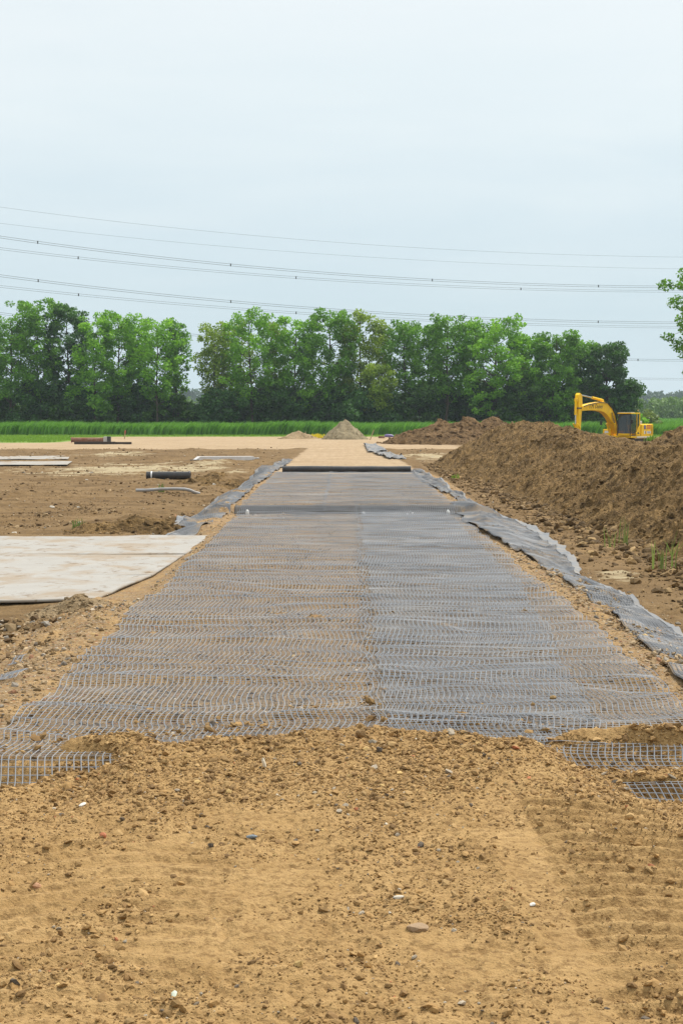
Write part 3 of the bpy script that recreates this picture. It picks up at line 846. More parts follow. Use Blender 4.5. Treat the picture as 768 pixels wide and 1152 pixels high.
# flaps of fabric and grid hanging off the shoulders
def flap(path, seed, label, sag=0.0, grid=True, wr=0.05, cat='geogrid', fab='fabric'):
    """path: list of (Y, x_inner, x_outer, z_inner_add, z_outer_add)"""
    path = np.array(path, float)
    Y = np.arange(path[0, 0], path[-1, 0], 0.10)
    xi = np.interp(Y, path[:, 0], path[:, 1]); xo = np.interp(Y, path[:, 0], path[:, 2])
    zi = np.interp(Y, path[:, 0], path[:, 3]); zo = np.interp(Y, path[:, 0], path[:, 4])
    xo = xo + 0.13 * perlin(Y / 1.5, Y * 0, seed) * np.sign(xo - xi) 
    xi = xi + 0.12 * perlin(Y / 1.2, Y * 0 + 2.5, seed)
    def surf(t, Yv, xiv, xov, ziv, zov):
        X = xiv + (xov - xiv) * t
        g = np.maximum(pad_z(X, Yv), ground_z(X, Yv, True) - 0.01)
        wrk = wr * (0.7 * fbm(Yv / 1.5, t * 1.0 + 0.2 * Yv, seed + 3, 2) + 0.5 * ridged(Yv / 2.4 + t, t * 1.3, seed + 5, 2))
        hump = 0.03 * ss(0.62, 0.85, t) * ss(1.02, 0.93, t) * (0.6 + 0.8 * perlin(Yv / 1.3, t * 0, seed + 9))
        return X, g + 0.035 - 0.13 * np.clip(perlin(Yv / 1.7, t * 1.6 + 0.3, seed + 31) + 0.06, 0, 1) * ss(1.0, 0.7, t) + ziv * (1 - t) + zov * t + np.maximum(-0.02, wrk) + hump
    t = np.linspace(0, 1, 26)
    T, YY = np.meshgrid(t, Y)
    ex = lambda a: np.repeat(a[:, None], len(t), 1)
    X, Z = surf(T, YY, ex(xi), ex(xo), ex(zi), ex(zo))
    zz = Z - 0.008
    root = empty('geogrid_flap', (float(xi.mean()), float(Y.mean()), float(Z.min())))
    c = np.array(root.location)
    V = np.stack([X, YY, zz], -1) - c
    fm = mesh_from('fabric', V, grid_quads(*X.shape), smooth=True)
    fo = link('fabric', fm, M[fab], root)
    md = fo.modifiers.new('thick', 'SOLIDIFY'); md.thickness = 0.006
    te = np.linspace(0.90, 1.06, 6)
    T, YY = np.meshgrid(te, Y)
    ee = lambda a: np.repeat(a[:, None], len(te), 1)
    X, Z = surf(T, YY, ee(xi), ee(xo), ee(zi), ee(zo))
    Z = Z + 0.012 + 0.015 * np.clip(perlin(YY / 1.3, T * 3, seed + 21), 0, 1)
    ed = link('folded_edge', mesh_from('folded_edge', np.stack([X, YY, Z], -1) - c, grid_quads(*X.shape), smooth=True), M['pale_fabric'], root)
    md = ed.modifiers.new('thick', 'SOLIDIFY'); md.thickness = 0.008
    if grid:
        n = 1 + int(abs(xo - xi).max() / 0.068)
        tt = np.linspace(0.02, 0.93, n)
        T, YY = np.meshgrid(tt, Y, indexing='ij')
        ex2 = lambda a: np.repeat(a[None, :], n, 0)
        X, Z = surf(T, YY, ex2(xi), ex2(xo), ex2(zi), ex2(zo))
        V1, Q1 = ribs(np.stack([X, YY, Z + 0.006], -1) - c, (1, 0, 0), 0.011, 0.005)
        yt = np.arange(Y[0], Y[-1], 0.075); tt2 = np.linspace(0.02, 0.93, n * 2)
        T, YY = np.meshgrid(tt2, yt)
        f = lambda a: np.repeat(np.interp(yt, Y, a)[:, None], n * 2, 1)
        X, Z = surf(T, YY, f(xi), f(xo), f(zi), f(zo))
        V2, Q2 = ribs(np.stack([X, YY, Z + 0.005], -1) - c, (0, 1, 0), 0.009, 0.003)
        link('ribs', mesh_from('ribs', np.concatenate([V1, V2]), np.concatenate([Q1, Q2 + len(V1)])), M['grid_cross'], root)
    return tag(root, label, cat)

flap([(16.2, 4.3, 5.3, 0.0, 0.02), (19, 4.3, 5.5, 0.02, 0.04), (22, 4.45, 5.7, 0.03, 0.05), (24.5, 4.6, 5.8, 0.02, 0.05), (28.5, 4.7, 5.75, 0, 0.05), (34, 4.65, 5.55, 0, 0.05), (37.5, 4.6, 5.4, 0, 0)], 401,
     'nearest wrinkled flap of geogrid and fabric off the right road edge, partly under stones', wr=0.045)
flap([(36.6, 4.75, 5.45, 0, 0.05), (40, 4.45, 5.85, 0.03, 0.08), (46, 4.2, 6.1, 0.05, 0.1), (52, 4.0, 6.15, 0.05, 0.1), (56, 4.0, 5.75, 0.05, 0.08), (58.5, 4.0, 5.2, 0, 0.05)], 411,
     'broad wavy flap of geogrid on fabric at the middle of the right shoulder', wr=0.055)
flap([(58, 4.3, 5.1, 0, 0), (64, 4.35, 4.95, 0, 0), (72, 4.0, 4.8, 0, 0), (80, 3.9, 4.7, 0, 0), (92, 3.9, 4.5, 0, 0)], 421,
     'narrow bunched strip of grey fabric along the far right road edge', wr=0.10)
flap([(47.8, -4.55, -5.25, 0, 0), (52, -4.0, -5.35, 0, 0), (58, -3.9, -5.2, 0, 0), (66, -3.85, -5.2, 0, 0), (72, -3.9, -5.0, 0, 0)], 431,
     'wrinkled grey flap of geogrid and fabric by the far corner of the pale mats', wr=0.055)
flap([(71.5, -4.0, -5.1, 0, 0), (78, -3.8, -5.0, 0, 0), (88, -3.7, -4.9, 0, 0), (100, -3.5, -4.3, 0, 0), (112, -3.4, -4.0, 0, 0)], 441,
     'grey fabric strip running along the left road edge towards the black rolls', wr=0.09)
flap([(116, 3.5, 4.6, 0.05, 0.0), (126, 3.2, 4.4, 0.1, 0.0), (136, 2.6, 4.0, 0.1, 0)], 451,
     'crumpled grey fabric sheet right of the track, nearer of two before the brown heap', wr=0.17, grid=False, cat='fabric sheet', fab='pale_fabric')
flap([(140, 2.3, 3.9, 0.1, 0.0), (155, 2.4, 3.9, 0.15, 0.0), (172, 2.4, 3.6, 0.1, 0)], 461,
     'pale grey fabric sheet right of the track, farther of two beside the grey heap', wr=0.17, grid=False, cat='fabric sheet', fab='pale_fabric')
# scrap of grid on the left shoulder
def scrap(px, py, w, d, label, seed):
    p = at(px, py, -0.12)
    xs = np.linspace(-w / 2, w / 2, max(3, int(w / 0.06))); ysx = np.linspace(-d / 2, d / 2, max(3, int(d / 0.06)))
    f = lambda X, Y: ground_z(X + p.x, Y + p.y) + 0.05 + 0.06 * perlin((X + p.x) * 2, (Y + p.y) * 2, seed)
    yy = np.linspace(-d / 2, d / 2, 24); X, Y = np.meshgrid(xs, yy, indexing='ij')
    V1, Q1 = ribs(np.stack([X, Y, f(X, Y)], -1), (1, 0, 0), 0.012, 0.005)
    xx = np.linspace(-w / 2, w / 2, 24); Y, X = np.meshgrid(ysx, xx, indexing='ij')
    V2, Q2 = ribs(np.stack([X, Y, f(X, Y)], -1), (0, 1, 0), 0.012, 0.005)
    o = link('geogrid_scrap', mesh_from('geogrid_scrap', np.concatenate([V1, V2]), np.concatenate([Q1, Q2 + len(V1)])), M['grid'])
    o.location = (p.x, p.y, 0)
    tag(o, label, 'geogrid')
scrap(4, 768, 0.5, 0.9, 'torn scrap of geogrid half buried in the left shoulder at the frame edge', 471)
scrap(20, 737, 0.12, 0.8, 'thin torn strand of geogrid poking out above the left shoulder scrap', 473)

# white tags on the step
def marker(px, py, Y, w, h, label, mat='white_bag'):
    p = at_y(px, py, Y)
    bm = bmesh.new()
    rnd = random.Random(int(px))
    bmesh.ops.create_icosphere(bm, subdivisions=2, radius=0.5)
    for v in bm.verts:
        v.co = Vector((v.co.x * w, v.co.y * w * 0.7, v.co.z * h)) * (1 + rnd.uniform(-0.18, 0.18))
    me = bpy.data.meshes.new('marker_bag'); bm.to_mesh(me); bm.free()
    o = link('marker_bag', me, M[mat]); o.location = p
    o.rotation_euler = (rnd.uniform(-.2, .2), rnd.uniform(-.3, .3), 0)
    return tag(o, label, 'bag')
marker(278.5, 577.5, 55.55, 0.14, 0.27, 'small white bag standing at the left end of the geogrid step')
marker(503.5, 577.5, 55.55, 0.14, 0.25, 'small white bag standing at the right end of the geogrid step')
marker(287.5, 579.5, 55.56, 0.09, 0.08, 'little white lump just right of the left white bag on the step')
marker(409, 577, 55.56, 0.10, 0.07, 'little white lump near the middle of the geogrid step')
marker(458, 578.5, 55.56, 0.09, 0.08, 'little white lump between the middle and the right bag of the step')
marker(464, 577.5, 55.56, 0.08, 0.07, 'tiny white lump just left of the right white bag on the step')
marker(319, 579, 55.56, 0.16, 0.13, 'light brown lump on the geogrid step right of the left bag', 'bright_timber')

# ------------------------------------------------------------------ track mats on the left
def mat_sheet(corners, z0, label, seed, thick=0.035, mat='plate'):
    """corners: near-left, near-right, far-right, far-left (x, y)"""
    a, b, c, d = [np.array(p, float) for p in corners]
    nu, nv = 70, 40
    u = np.linspace(0, 1, nu)[None, :, None]; v = np.linspace(0, 1, nv)[:, None, None]
    P = (a * (1 - u) + b * u) * (1 - v) + (d * (1 - u) + c * u) * v
    X, Y = P[..., 0], P[..., 1]
    Z = z0 + 0.022 * fbm(X / 2.2, Y / 2.2, seed, 3)
    V = np.stack([X, Y, Z], -1); ctr = V.reshape(-1, 3).mean(0)
    me = mesh_from('track_mat', V - ctr, grid_quads(nv, nu), smooth=True)
    o = link('track_mat', me, M[mat]); o.location = ctr
    md = o.modifiers.new('thick', 'SOLIDIFY'); md.thickness = thick; md.offset = 1
    return tag(o, label, 'track mat')
mat_sheet([(-14, 29.3), (-4.85, 31.6), (-4.32, 36.2), (-14, 35.9)], -0.205, 'near pale dusty track mat with a dark lip, front one of three', 501, 0.05)
mat_sheet([(-15, 35.915), (-4.31, 36.215), (-4.08, 41.5), (-15, 41.4)], -0.21, 'middle pale dusty track mat between two others beside the geogrid', 503, 0.05)
mat_sheet([(-15.5, 41.415), (-4.07, 41.515), (-3.85, 47.9), (-15.5, 46.9)], -0.20, 'rear pale dusty track mat in front of the dark earth bank', 505, 0.05)
mat_sheet([(-29, 112), (-19.5, 114), (-20.5, 122), (-31, 121)], -0.15, 'distant pale mat at the left edge, nearer of two before the haul road', 507, 0.02)
mat_sheet([(-34, 124), (-21.5, 126), (-23, 136), (-36, 136)], -0.10, 'distant pale mat at the left edge, farther of two before the haul road', 509, 0.02)

# ------------------------------------------------------------------ heaps
def heap_from_grid(name, X, Y, Z, mat, label, cat, clods=0, csize=0.06, ccols=None, seed=0):
    V = np.stack([X, Y, Z], -1)
    nv = V.reshape(-1, 3); Q = grid_quads(*X.shape)
    rng = np.random.default_rng(seed)
    T = None
    if clods:
        nr, nc = X.shape
        i = rng.integers(0, nr - 1, clods); j = rng.integers(0, nc - 1, clods)
        P = V[i, j] + (V[i + 1, j + 1] - V[i, j]) * rng.uniform(0, 1, (clods, 1))
        s = np.clip(csize * 0.45 * np.exp(rng.exponential(0.5, clods)), 0, csize * 3.2)
        sv, T = stones(P, s, rng, 0.7)
        T = T + len(nv); nv = np.concatenate([nv, sv])
    base = nv[:, 2].min()
    ctr = np.array([nv[:, 0].mean(), nv[:, 1].mean(), base])
    me = mesh_from(name, nv - ctr, Q, T, smooth=False)
    o = link(name, me, M[mat]); o.location = ctr
    return tag(o, label, cat)

def berm():
    ys = [22.0]
    while ys[-1] < 138: ys.append(ys[-1] * 1.0026)
    ys = np.array(ys)
    xs = np.concatenate([np.arange(5.0, 14.5, 0.065), np.arange(14.5, 40, 0.22)])
    X, Y = np.meshgrid(xs, ys)
    toe = np.interp(Y, [22, 40, 70, 95, 113, 125, 138], [9.0, 8.25, 7.7, 7.0, 6.2, 6.6, 9.0]) + 0.55 * fbm(Y / 5.0, X * 0 + 1.1, 601, 3)
    crest = np.interp(Y, [22, 30, 45, 58, 65, 71, 81, 88, 95, 102, 109, 117, 124, 130, 138],
                         [-0.4, 1.6, 2.2, 2.2, 1.82, 1.72, 1.90, 2.0, 2.42, 2.45, 2.78, 2.35, 1.75, 1.2, -0.5])
    run = np.interp(Y, [22, 60, 100, 138], [4.6, 4.6, 5.2, 5.5])
    r = np.clip((X - toe) / run, 0, 1)
    prof = np.where(r < 0.22, r * r * 2.2, 0.1065 + (r - 0.22) * 1.146)
    prof = prof - 0.06 * ss(0.85, 1.0, r)
    back = ss(13.6, 20, X)
    top = crest * (1 - back) + back * (0.85 + 0.35 * fbm(X / 6, Y / 8, 603, 2))
    Z = -0.40 + (top + 0.40) * prof
    on = ss(0.0, 0.25, r)
    slump = fbm(X / 1.6 , Y / 2.2, 605, 4)
    rills = ridged(Y / 1.3 + 0.25 * X, X / 4.5, 607, 2)
    Z = Z + on * (0.35 * slump * (0.6 + 0.5 * fbm(X / 5, Y / 7, 613, 2)) + 0.10 * rills + 0.115 * ridged((X + 0.4 * Y) / 0.75, (Y - 0.4 * X) / 0.5, 609, 3) * (1 + fbm(X / 1.1, Y / 1.5, 615, 2)) + 0.07 * fbm(X / 0.13, Y / 0.2, 611, 2))
    Z = np.where(r <= 0.001, -0.75, Z)
    Z = Z * ss(138, 133, Y) + (1 - ss(138, 133, Y)) * -0.6
    heap_from_grid('soil_heap', X, Y, Z, 'heap_brown', 'long dark brown topsoil bank along the right side of the road', 'soil heap', 42000, 0.050, seed=61)
berm()

def mound(cx, cy, rx, ry, h, mat, label, seed, n=150, rough=0.12, cone=1.0, clods=1500, cs=0.12, z0=-0.1, skew=0.0, peaks=None):
    u = np.linspace(-1.15, 1.15, n)
    U, W = np.meshgrid(u, u)
    X = cx + U * rx; Y = cy + W * ry
    rr = np.sqrt((U - skew * 0.0) ** 2 + W ** 2)
    rr = rr + 0.10 * fbm(X / (0.4 * rx), Y / (0.4 * ry), seed, 3)
    p = np.clip(1 - rr, 0, 1) ** cone
    if peaks:
        p = 0 * p
        for (a, b, s, k) in peaks:
            q = np.clip(1 - np.sqrt(((U - a) / s) ** 2 + ((W - b) / s) ** 2) - 0.08 * fbm(X / (0.3 * rx), Y / (0.3 * ry), seed, 3), 0, 1) * k
            p = np.maximum(p, q)
    Z = z0 - 0.25 + (h + 0.25) * p
    Z = Z + ss(0, 0.12, p) * (rough * fbm(X / 1.5, Y / 1.5, seed + 3, 4) + rough * 0.5 * ridged(X / 0.5, Y / 0.5, seed + 5, 2))
    top = Z.max()
    return heap_from_grid('soil_heap', X, Y, Z, mat, label, 'heap', clods, cs, seed=seed)

mound(14.4, 186, 9.6, 9, 3.3, 'heap_red', 'reddish brown lumpy soil heap beyond the end of the long bank', 621, rough=0.22, clods=2500, cs=0.14,
      peaks=[(-0.28, -0.1, 0.85, 0.85), (0.02, 0.1, 0.62, 0.98), (0.35, 0.15, 0.6, 0.98), (0.75, 0.2, 0.5, 0.55)])
mound(0.45, 216, 3.3, 3.6, 2.75, 'heap_grey', 'smooth grey conical sand heap at the end of the track', 631, rough=0.07, cone=0.9, clods=500, cs=0.05, z0=0.0)
mound(-5.9, 221, 3.4, 3.0, 1.05, 'heap_pale', 'low pale sand heap left of the grey conical heap', 641, rough=0.09, clods=400, cs=0.06, z0=0.0)
mound(30.0, 124, 9.0, 9.0, 4.0, 'heap_brown', 'brown soil heap rising at the right edge behind the excavator', 651, rough=0.22, clods=2500, cs=0.13, z0=0.0)
mound(21.5, 148, 7.0, 5.5, 1.5, 'heap_red', 'low brown earth heap under the excavator bucket', 661, rough=0.22, clods=1500, cs=0.13, z0=0.0)
mound(-6.6, 51.2, 2.9, 1.9, 0.50, 'heap_brown', 'dark churned earth mound just behind the rear pale mat', 681, rough=0.14, clods=900, cs=0.06, z0=-0.3, n=120)
mound(-6.9, 86.5, 2.6, 5.0, 0.50, 'heap_brown', 'dark earth mound between the black pipe and the left fabric strip', 683, rough=0.14, clods=900, cs=0.07, z0=-0.3, n=120)
mound(-5.0, 30.25, 1.05, 0.85, 0.20, 'heap_pale', 'small spill of stony soil over the front corner of the near pale mat', 685, rough=0.06, clods=900, cs=0.025, z0=-0.13, n=110)
mound(-4.4, 104, 1.8, 3.0, 0.4, 'heap_brown', 'small dark earth mound by the left fabric strip beyond the rolls', 671, rough=0.10, clods=400, cs=0.06, z0=-0.3)

# ------------------------------------------------------------------ left side: pipes, slab, beams, stakes
def black_pipe():
    a = at(165, 539.5, -0.28); b = at(214.5, 539.5, -0.28)
    L = (b - a).length; r = 0.235
    root = empty('drain_pipe', (a + b) / 2)
    def tube_hollow(x0, x1, ro, ri, nm, mat, corr=0.0):
        n = max(2, int((x1 - x0) / 0.045)); seg = 28
        prof = []
        for k in range(n + 1):
            x = x0 + (x1 - x0) * k / n
            prof.append((x, ro + (corr if k % 2 else 0)))
        prof += [(x1, ri), (x0, ri), (x0, ro)]
        V = []; 
        for (x, rad) in prof:
            for s in range(seg):
                t = 2 * math.pi * s / seg
                V.append((x, rad * math.cos(t), r + rad * math.sin(t)))
        Q = []
        for k in range(len(prof) - 1):
            for s in range(seg):
                Q.append((k * seg + s, k * seg + (s + 1) % seg, (k + 1) * seg + (s + 1) % seg, (k + 1) * seg + s))
        return link(nm, mesh_from(nm, V, Q, smooth=True), M[mat], root)
    tube_hollow(-L / 2, L / 2 - 0.05, r - 0.012, r - 0.05, 'pipe_body', 'black_plastic', 0.010)
    tube_hollow(L / 2 - 0.10, L / 2, r + 0.028, r - 0.03, 'flange', 'black_plastic')
    tube_hollow(-L / 2 + 0.26, -L / 2 + 0.34, r + 0.006, r - 0.006, 'band', 'white_paint')
    tag(root, 'thick black drain pipe with a white band lying on brown earth', 'pipe')
black_pipe()

def bent_pipe():
    pts = []
    for px, py in [(153, 551.5), (165, 551.5), (180, 550.3), (196, 550.0), (208, 550.3), (214, 551.6), (219, 553.8), (225, 555.5)]:
        p = at_y(px, py, 76.0); pts.append(p)
    zoff = min(p.z for p in pts)
    gz = float(ground_z(np.array([pts[0].x]), np.array([76.0]))[0])
    o = MB().tube(pts, 0.075, 12).build('bent_pipe', M['dusty_pvc'], None, smooth=True)
    tag(o, 'thin grey plastic pipe with a bent end in front of the black pipe', 'pipe')
bent_pipe()

def slab():
    a = at(219, 518.5, -0.15); b = at(285, 517.5, -0.15)
    L = (b - a).length; mid = (a + b) / 2
    root = empty('concrete_beam', mid, math.atan2(b.y - a.y, b.x - a.x))
    mb = MB()
    mb.prism([(-L / 2, 0.0), (L / 2 - 0.05, 0.0), (L / 2, 0.12), (L / 2 - 0.1, 0.30), (-L / 2 + 0.35, 0.34), (-L / 2, 0.10)], (0, -0.3, 0), (1, 0, 0), (0, 0, 1), (0, 0.6, 0))
    mb.build('beam_body', M['pale_beam'], root, bevel=0.015)
    MB().box((L / 2 + 0.22, 0, 0.1), (0.42, 0.45, 0.16), bev=0.02).build('end_block', M['concrete'], root)
    MB().box((-L / 2 + 0.02, 0, 0.05), (0.5, 0.66, 0.10), bev=0.01).build('foot', M['black_plastic'], root)
    tag(root, 'long pale grey beam lying flat left of the road behind the black pipe', 'beam')
slab()

def rusty():
    Y = 186.0
    beam_c = at(107, 498.6, 0.12); L = 74 / FPX * beam_c.y
    b = MB()
    b.box((0, 0, 0), (L * 0.62, 0.5, 0.36), bev=0.03); b.box((L * 0.40, 0.3, -0.02), (L * 0.3, 0.5, 0.30), bev=0.03)
    o = b.build('timber_baulk', M['old_timber']); o.location = beam_c
    tag(o, 'dark timber baulk lying on the ground under the rusty pipe', 'timber')
    c = at_y(99, 494.8, Y)
    root = empty('rusty_pipe', c)
    Lp = 36 / FPX * Y
    MB().tube([(-Lp / 2, 0, 0), (Lp / 2, 0, 0)], 0.27, 20).build('pipe_body', M['rust'], root, smooth=True)
    MB().tube([(-Lp / 2 - 0.06, 0, 0), (-Lp / 2 + 0.06, 0, 0)], 0.32, 20).build('flange', M['rust'], root, smooth=True)
    MB().box((Lp / 2 + 0.2, 0, 0.06), (0.42, 0.62, 0.62), bev=0.03).build('collar', M['concrete'], root)
    MB().box((Lp / 2 + 0.62, 0, 0.06), (0.38, 0.66, 0.66), bev=0.03).build('end_cap', M['black_plastic'], root)
    tag(root, 'rusty steel pipe with a pale collar and black end cap on timber', 'pipe')
rusty()

def stake(px, ytop, ybot, Y, r, mat, label, lean=0.0, band=None):
    a = at_y(px, ybot, Y); b = at_y(px + lean, ytop, Y)
    root = empty('stake', a)
    d = b - a
    MB().tube([(0, 0, 0), d * 0.5, d], [r, r, r * 0.85], 8).build('post', M[mat], root, smooth=True)
    if band: MB().tube([d * 0.62, d * 0.98], r * 1.12, 8).build('painted_tip', M[band], root, smooth=True)
    return tag(root, label, 'stake')
stake(140.3, 484, 494, 215, 0.07, 'bright_timber', 'short wooden stake with a faded red tip on the haul road left', 0.8, 'red_paint')
stake(343.5, 485.5, 491, 224, 0.05, 'bright_timber', 'thin pale stake behind the low pale sand heap')
stake(416, 483.5, 495, 200, 0.06, 'bright_timber', 'leaning pale stake between the grey heap and the fabric sheet', 4.5)

# debris right of the track
def debris():
    p = at(437, 515.5, 0.0); q = at(453, 519.5, 0.0)
    mb = MB()
    mid = (p + q) / 2
    mb.tube([p - mid + Vector((0, 0, .12)), Vector((0.1, 0, .16)), q - mid + Vector((0, 0, .08))], [0.12, 0.14, 0.09], 8)
    mb.tube([Vector((0.25, 0, .1)), Vector((0.45, 0, .5))], [0.08, 0.06], 8)
    o = mb.build('broken_log', M['old_timber'], None, smooth=True); o.location = mid
    tag(o, 'dark broken log with a stub branch beside the track', 'log')
    # violet tarp roll
    c = at(437, 492.2, 0.05)
    mb = MB(); mb.tube([(-0.6, 0, 0.22), (-0.2, 0, 0.27), (0.3, 0.1, 0.24), (0.7, 0.1, 0.2)], [0.16, 0.24, 0.22, 0.14], 10)
    o = mb.build('tarp_bundle', M['tarp'], None, smooth=True); o.location = c
    tag(o, 'small violet tarpaulin bundle at the foot of the reddish soil heap', 'tarp')
    c = at(429, 493, 0.05)
    o = MB().box((0, 0, .15), (0.9, 0.5, 0.3), bev=0.05).build('timber_block', M['rust']); o.location = c
    tag(o, 'brown timber block beside the violet bundle', 'timber')
debris()

# ------------------------------------------------------------------ foliage
def leaf_quads(centers, size, rng, up=0.35, aspect=0.75):
    n = len(centers)
    nrm = rng.normal(0, 1, (n, 3)); nrm[:, 2] = np.abs(nrm[:, 2]) * (1 + up)
    nrm /= np.linalg.norm(nrm, axis=1, keepdims=True)
    a = np.cross(nrm, rng.normal(0, 1, (n, 3))); a /= np.linalg.norm(a, axis=1, keepdims=True)
    b = np.cross(nrm, a)
    s = (size if np.ndim(size) else np.full(n, size))[:, None] * 0.5
    a = a * s; b = b * s * aspect
    V = np.stack([centers - a, centers - b * 1.0 + a * 0.1, centers + a, centers + b + a * 0.1], 1).reshape(-1, 3)
    Q = np.arange(n * 4).reshape(-1, 4)
    return V, Q

def tube_np(pts, rads, seg=6):
    pts = np.asarray(pts, float); rads = np.asarray(rads, float)
    n = len(pts)
    d = np.gradient(pts, axis=0); d /= np.maximum(1e-6, np.linalg.norm(d, axis=1, keepdims=True))
    ref = np.array([0.31, 0.95, 0.05])
    a = np.cross(d, ref); a /= np.maximum(1e-6, np.linalg.norm(a, axis=1, keepdims=True)); b = np.cross(d, a)
    t = np.linspace(0, 2 * math.pi, seg, endpoint=False)
    V = pts[:, None, :] + rads[:, None, None] * (a[:, None, :] * np.cos(t)[None, :, None] + b[:, None, :] * np.sin(t)[None, :, None])
    i = np.arange(n - 1)[:, None] * seg + np.arange(seg)[None, :]
    j = np.arange(n - 1)[:, None] * seg + (np.arange(seg)[None, :] + 1) % seg
    Q = np.stack([i, j, j + seg, i + seg], -1).reshape(-1, 4)
    return V.reshape(-1, 3), Q

def tree(x, y, h, w, label, mat, seed, base=0.30, dens=1.0, leaf=0.42, n_limb=16, clump=1.0, shape='oval', trunk=0.2, group=None, cat='tree', name='tree', lean=0.0, z0=0.0, rl=0.62, rh=1.1):
    rng = np.random.default_rng(seed)
    root = empty(name, (x, y, z0))
    segs = 9
    zt = np.linspace(0, h * 0.96, segs)
    wx = np.cumsum(rng.normal(0, 0.12, segs)) + lean * zt / h; wy = np.cumsum(rng.normal(0, 0.12, segs))
    tp = np.stack([wx - wx[0], wy - wy[0], zt], -1)
    tr = trunk * (1 - 0.9 * (zt / (h * 0.96)) ** 0.9) + 0.02
    Vs, Qs = [], []; off = 0
    def add(V, Q):
        nonlocal off
        Vs.append(V); Qs.append(Q + off); off += len(V)
    add(*tube_np(tp, tr, 8))
    def env(f):      # crown half width at height fraction f of the crown
        if shape == 'oval': return max(0.08, math.sin(math.pi * (f * 0.66 + 0.14)) ** 0.6)
        if shape == 'top': return max(0.1, math.sin(math.pi * (f ** 1.25 * 0.66 + 0.12)) ** 0.7)
        if shape == 'cone': return max(0.06, (1 - f) ** 0.75 * min(1, 0.55 + f * 2.5))
        return 1.0
    cl, cr = [], []
    for k in range(n_limb):
        f = (k + rng.uniform(0, 1)) / n_limb
        z = h * (base + (0.97 - base) * f)
        az = k * 2.399 + rng.normal(0, 0.4)
        reach = w / 2 * env(f) * rng.uniform(rl, rh)
        rise = rng.uniform(0.15, 0.55) * reach + 0.3
        zs = max(h * base * 0.6, z - rise - rng.uniform(0.2, 1.2))
        p0 = np.array([np.interp(zs, zt, tp[:, 0]), np.interp(zs, zt, tp[:, 1]), zs])
        p1 = p0 + np.array([math.cos(az) * reach, math.sin(az) * reach, (z - zs) + rise * 0.3])
        mid = (p0 + p1) / 2 + np.array([0, 0, -0.12 * reach]) + rng.normal(0, 0.2, 3)
        r0 = max(0.03, np.interp(zs, zt, tr) * 0.55)
        add(*tube_np([p0, mid, p1], [r0, r0 * 0.6, 0.02], 5))
        cs = clump * rng.uniform(0.75, 1.35)
        cl.append(p1); cr.append(cs)
        cl.append(mid * 0.4 + p1 * 0.6 + rng.normal(0, 0.4, 3)); cr.append(cs * 0.95)
        for _ in range(2 + (reach > 2.2)):
            q0 = mid + (p1 - mid) * rng.uniform(0, 0.7)
            q1 = q0 + rng.normal(0, 1, 3) * np.array([0.35, 0.35, 0.22]) * reach + np.array([math.cos(az) * 0.15 * reach, math.sin(az) * 0.15 * reach, 0.25])
            add(*tube_np([q0, (q0 + q1) / 2 + rng.normal(0, 0.1, 3), q1], [r0 * 0.45, r0 * 0.3, 0.015], 4))
            cl.append(q1); cr.append(clump * rng.uniform(0.55, 1.1))
    cl.append(tp[-1]); cr.append(clump * 0.8)
    cl = np.array(cl); cr = np.array(cr)
    link('trunk', mesh_from('trunk', np.concatenate(Vs), np.concatenate(Qs), smooth=True), M['bark'], root)
    # leaves
    per = np.maximum(12, (dens * 78 * cr ** 2 * (0.42 / leaf) ** 2)).astype(int)
    idx = np.repeat(np.arange(len(cl)), per); n = len(idx)
    d = rng.normal(0, 1, (n, 3)); d /= np.linalg.norm(d, axis=1, keepdims=True)
    rad = rng.uniform(0.25, 1, n) ** 0.55
    P = cl[idx] + d * (rad * cr[idx])[:, None] * np.array([1.1, 1.1, 0.72])
    tone = np.clip(0.5 + 0.25 * rng.normal(0, 1, len(cl))[idx] + 0.17 * rng.normal(0, 1, n), 0, 1)
    V, Q = leaf_quads(P, leaf * rng.uniform(0.6, 1.35, n), rng)
    me = mesh_from('crown', V, Q, smooth=False)
    fattr(me, 'tone', np.repeat(tone, 4))
    link('crown', me, mat, root)
    return tag(root, label, cat, group)

TY = 290.0
def tx(px, Y=TY): return (px - 384) / FPX * Y
def th(py, Y=TY): return CAM_H + (465 - py) / FPX * Y
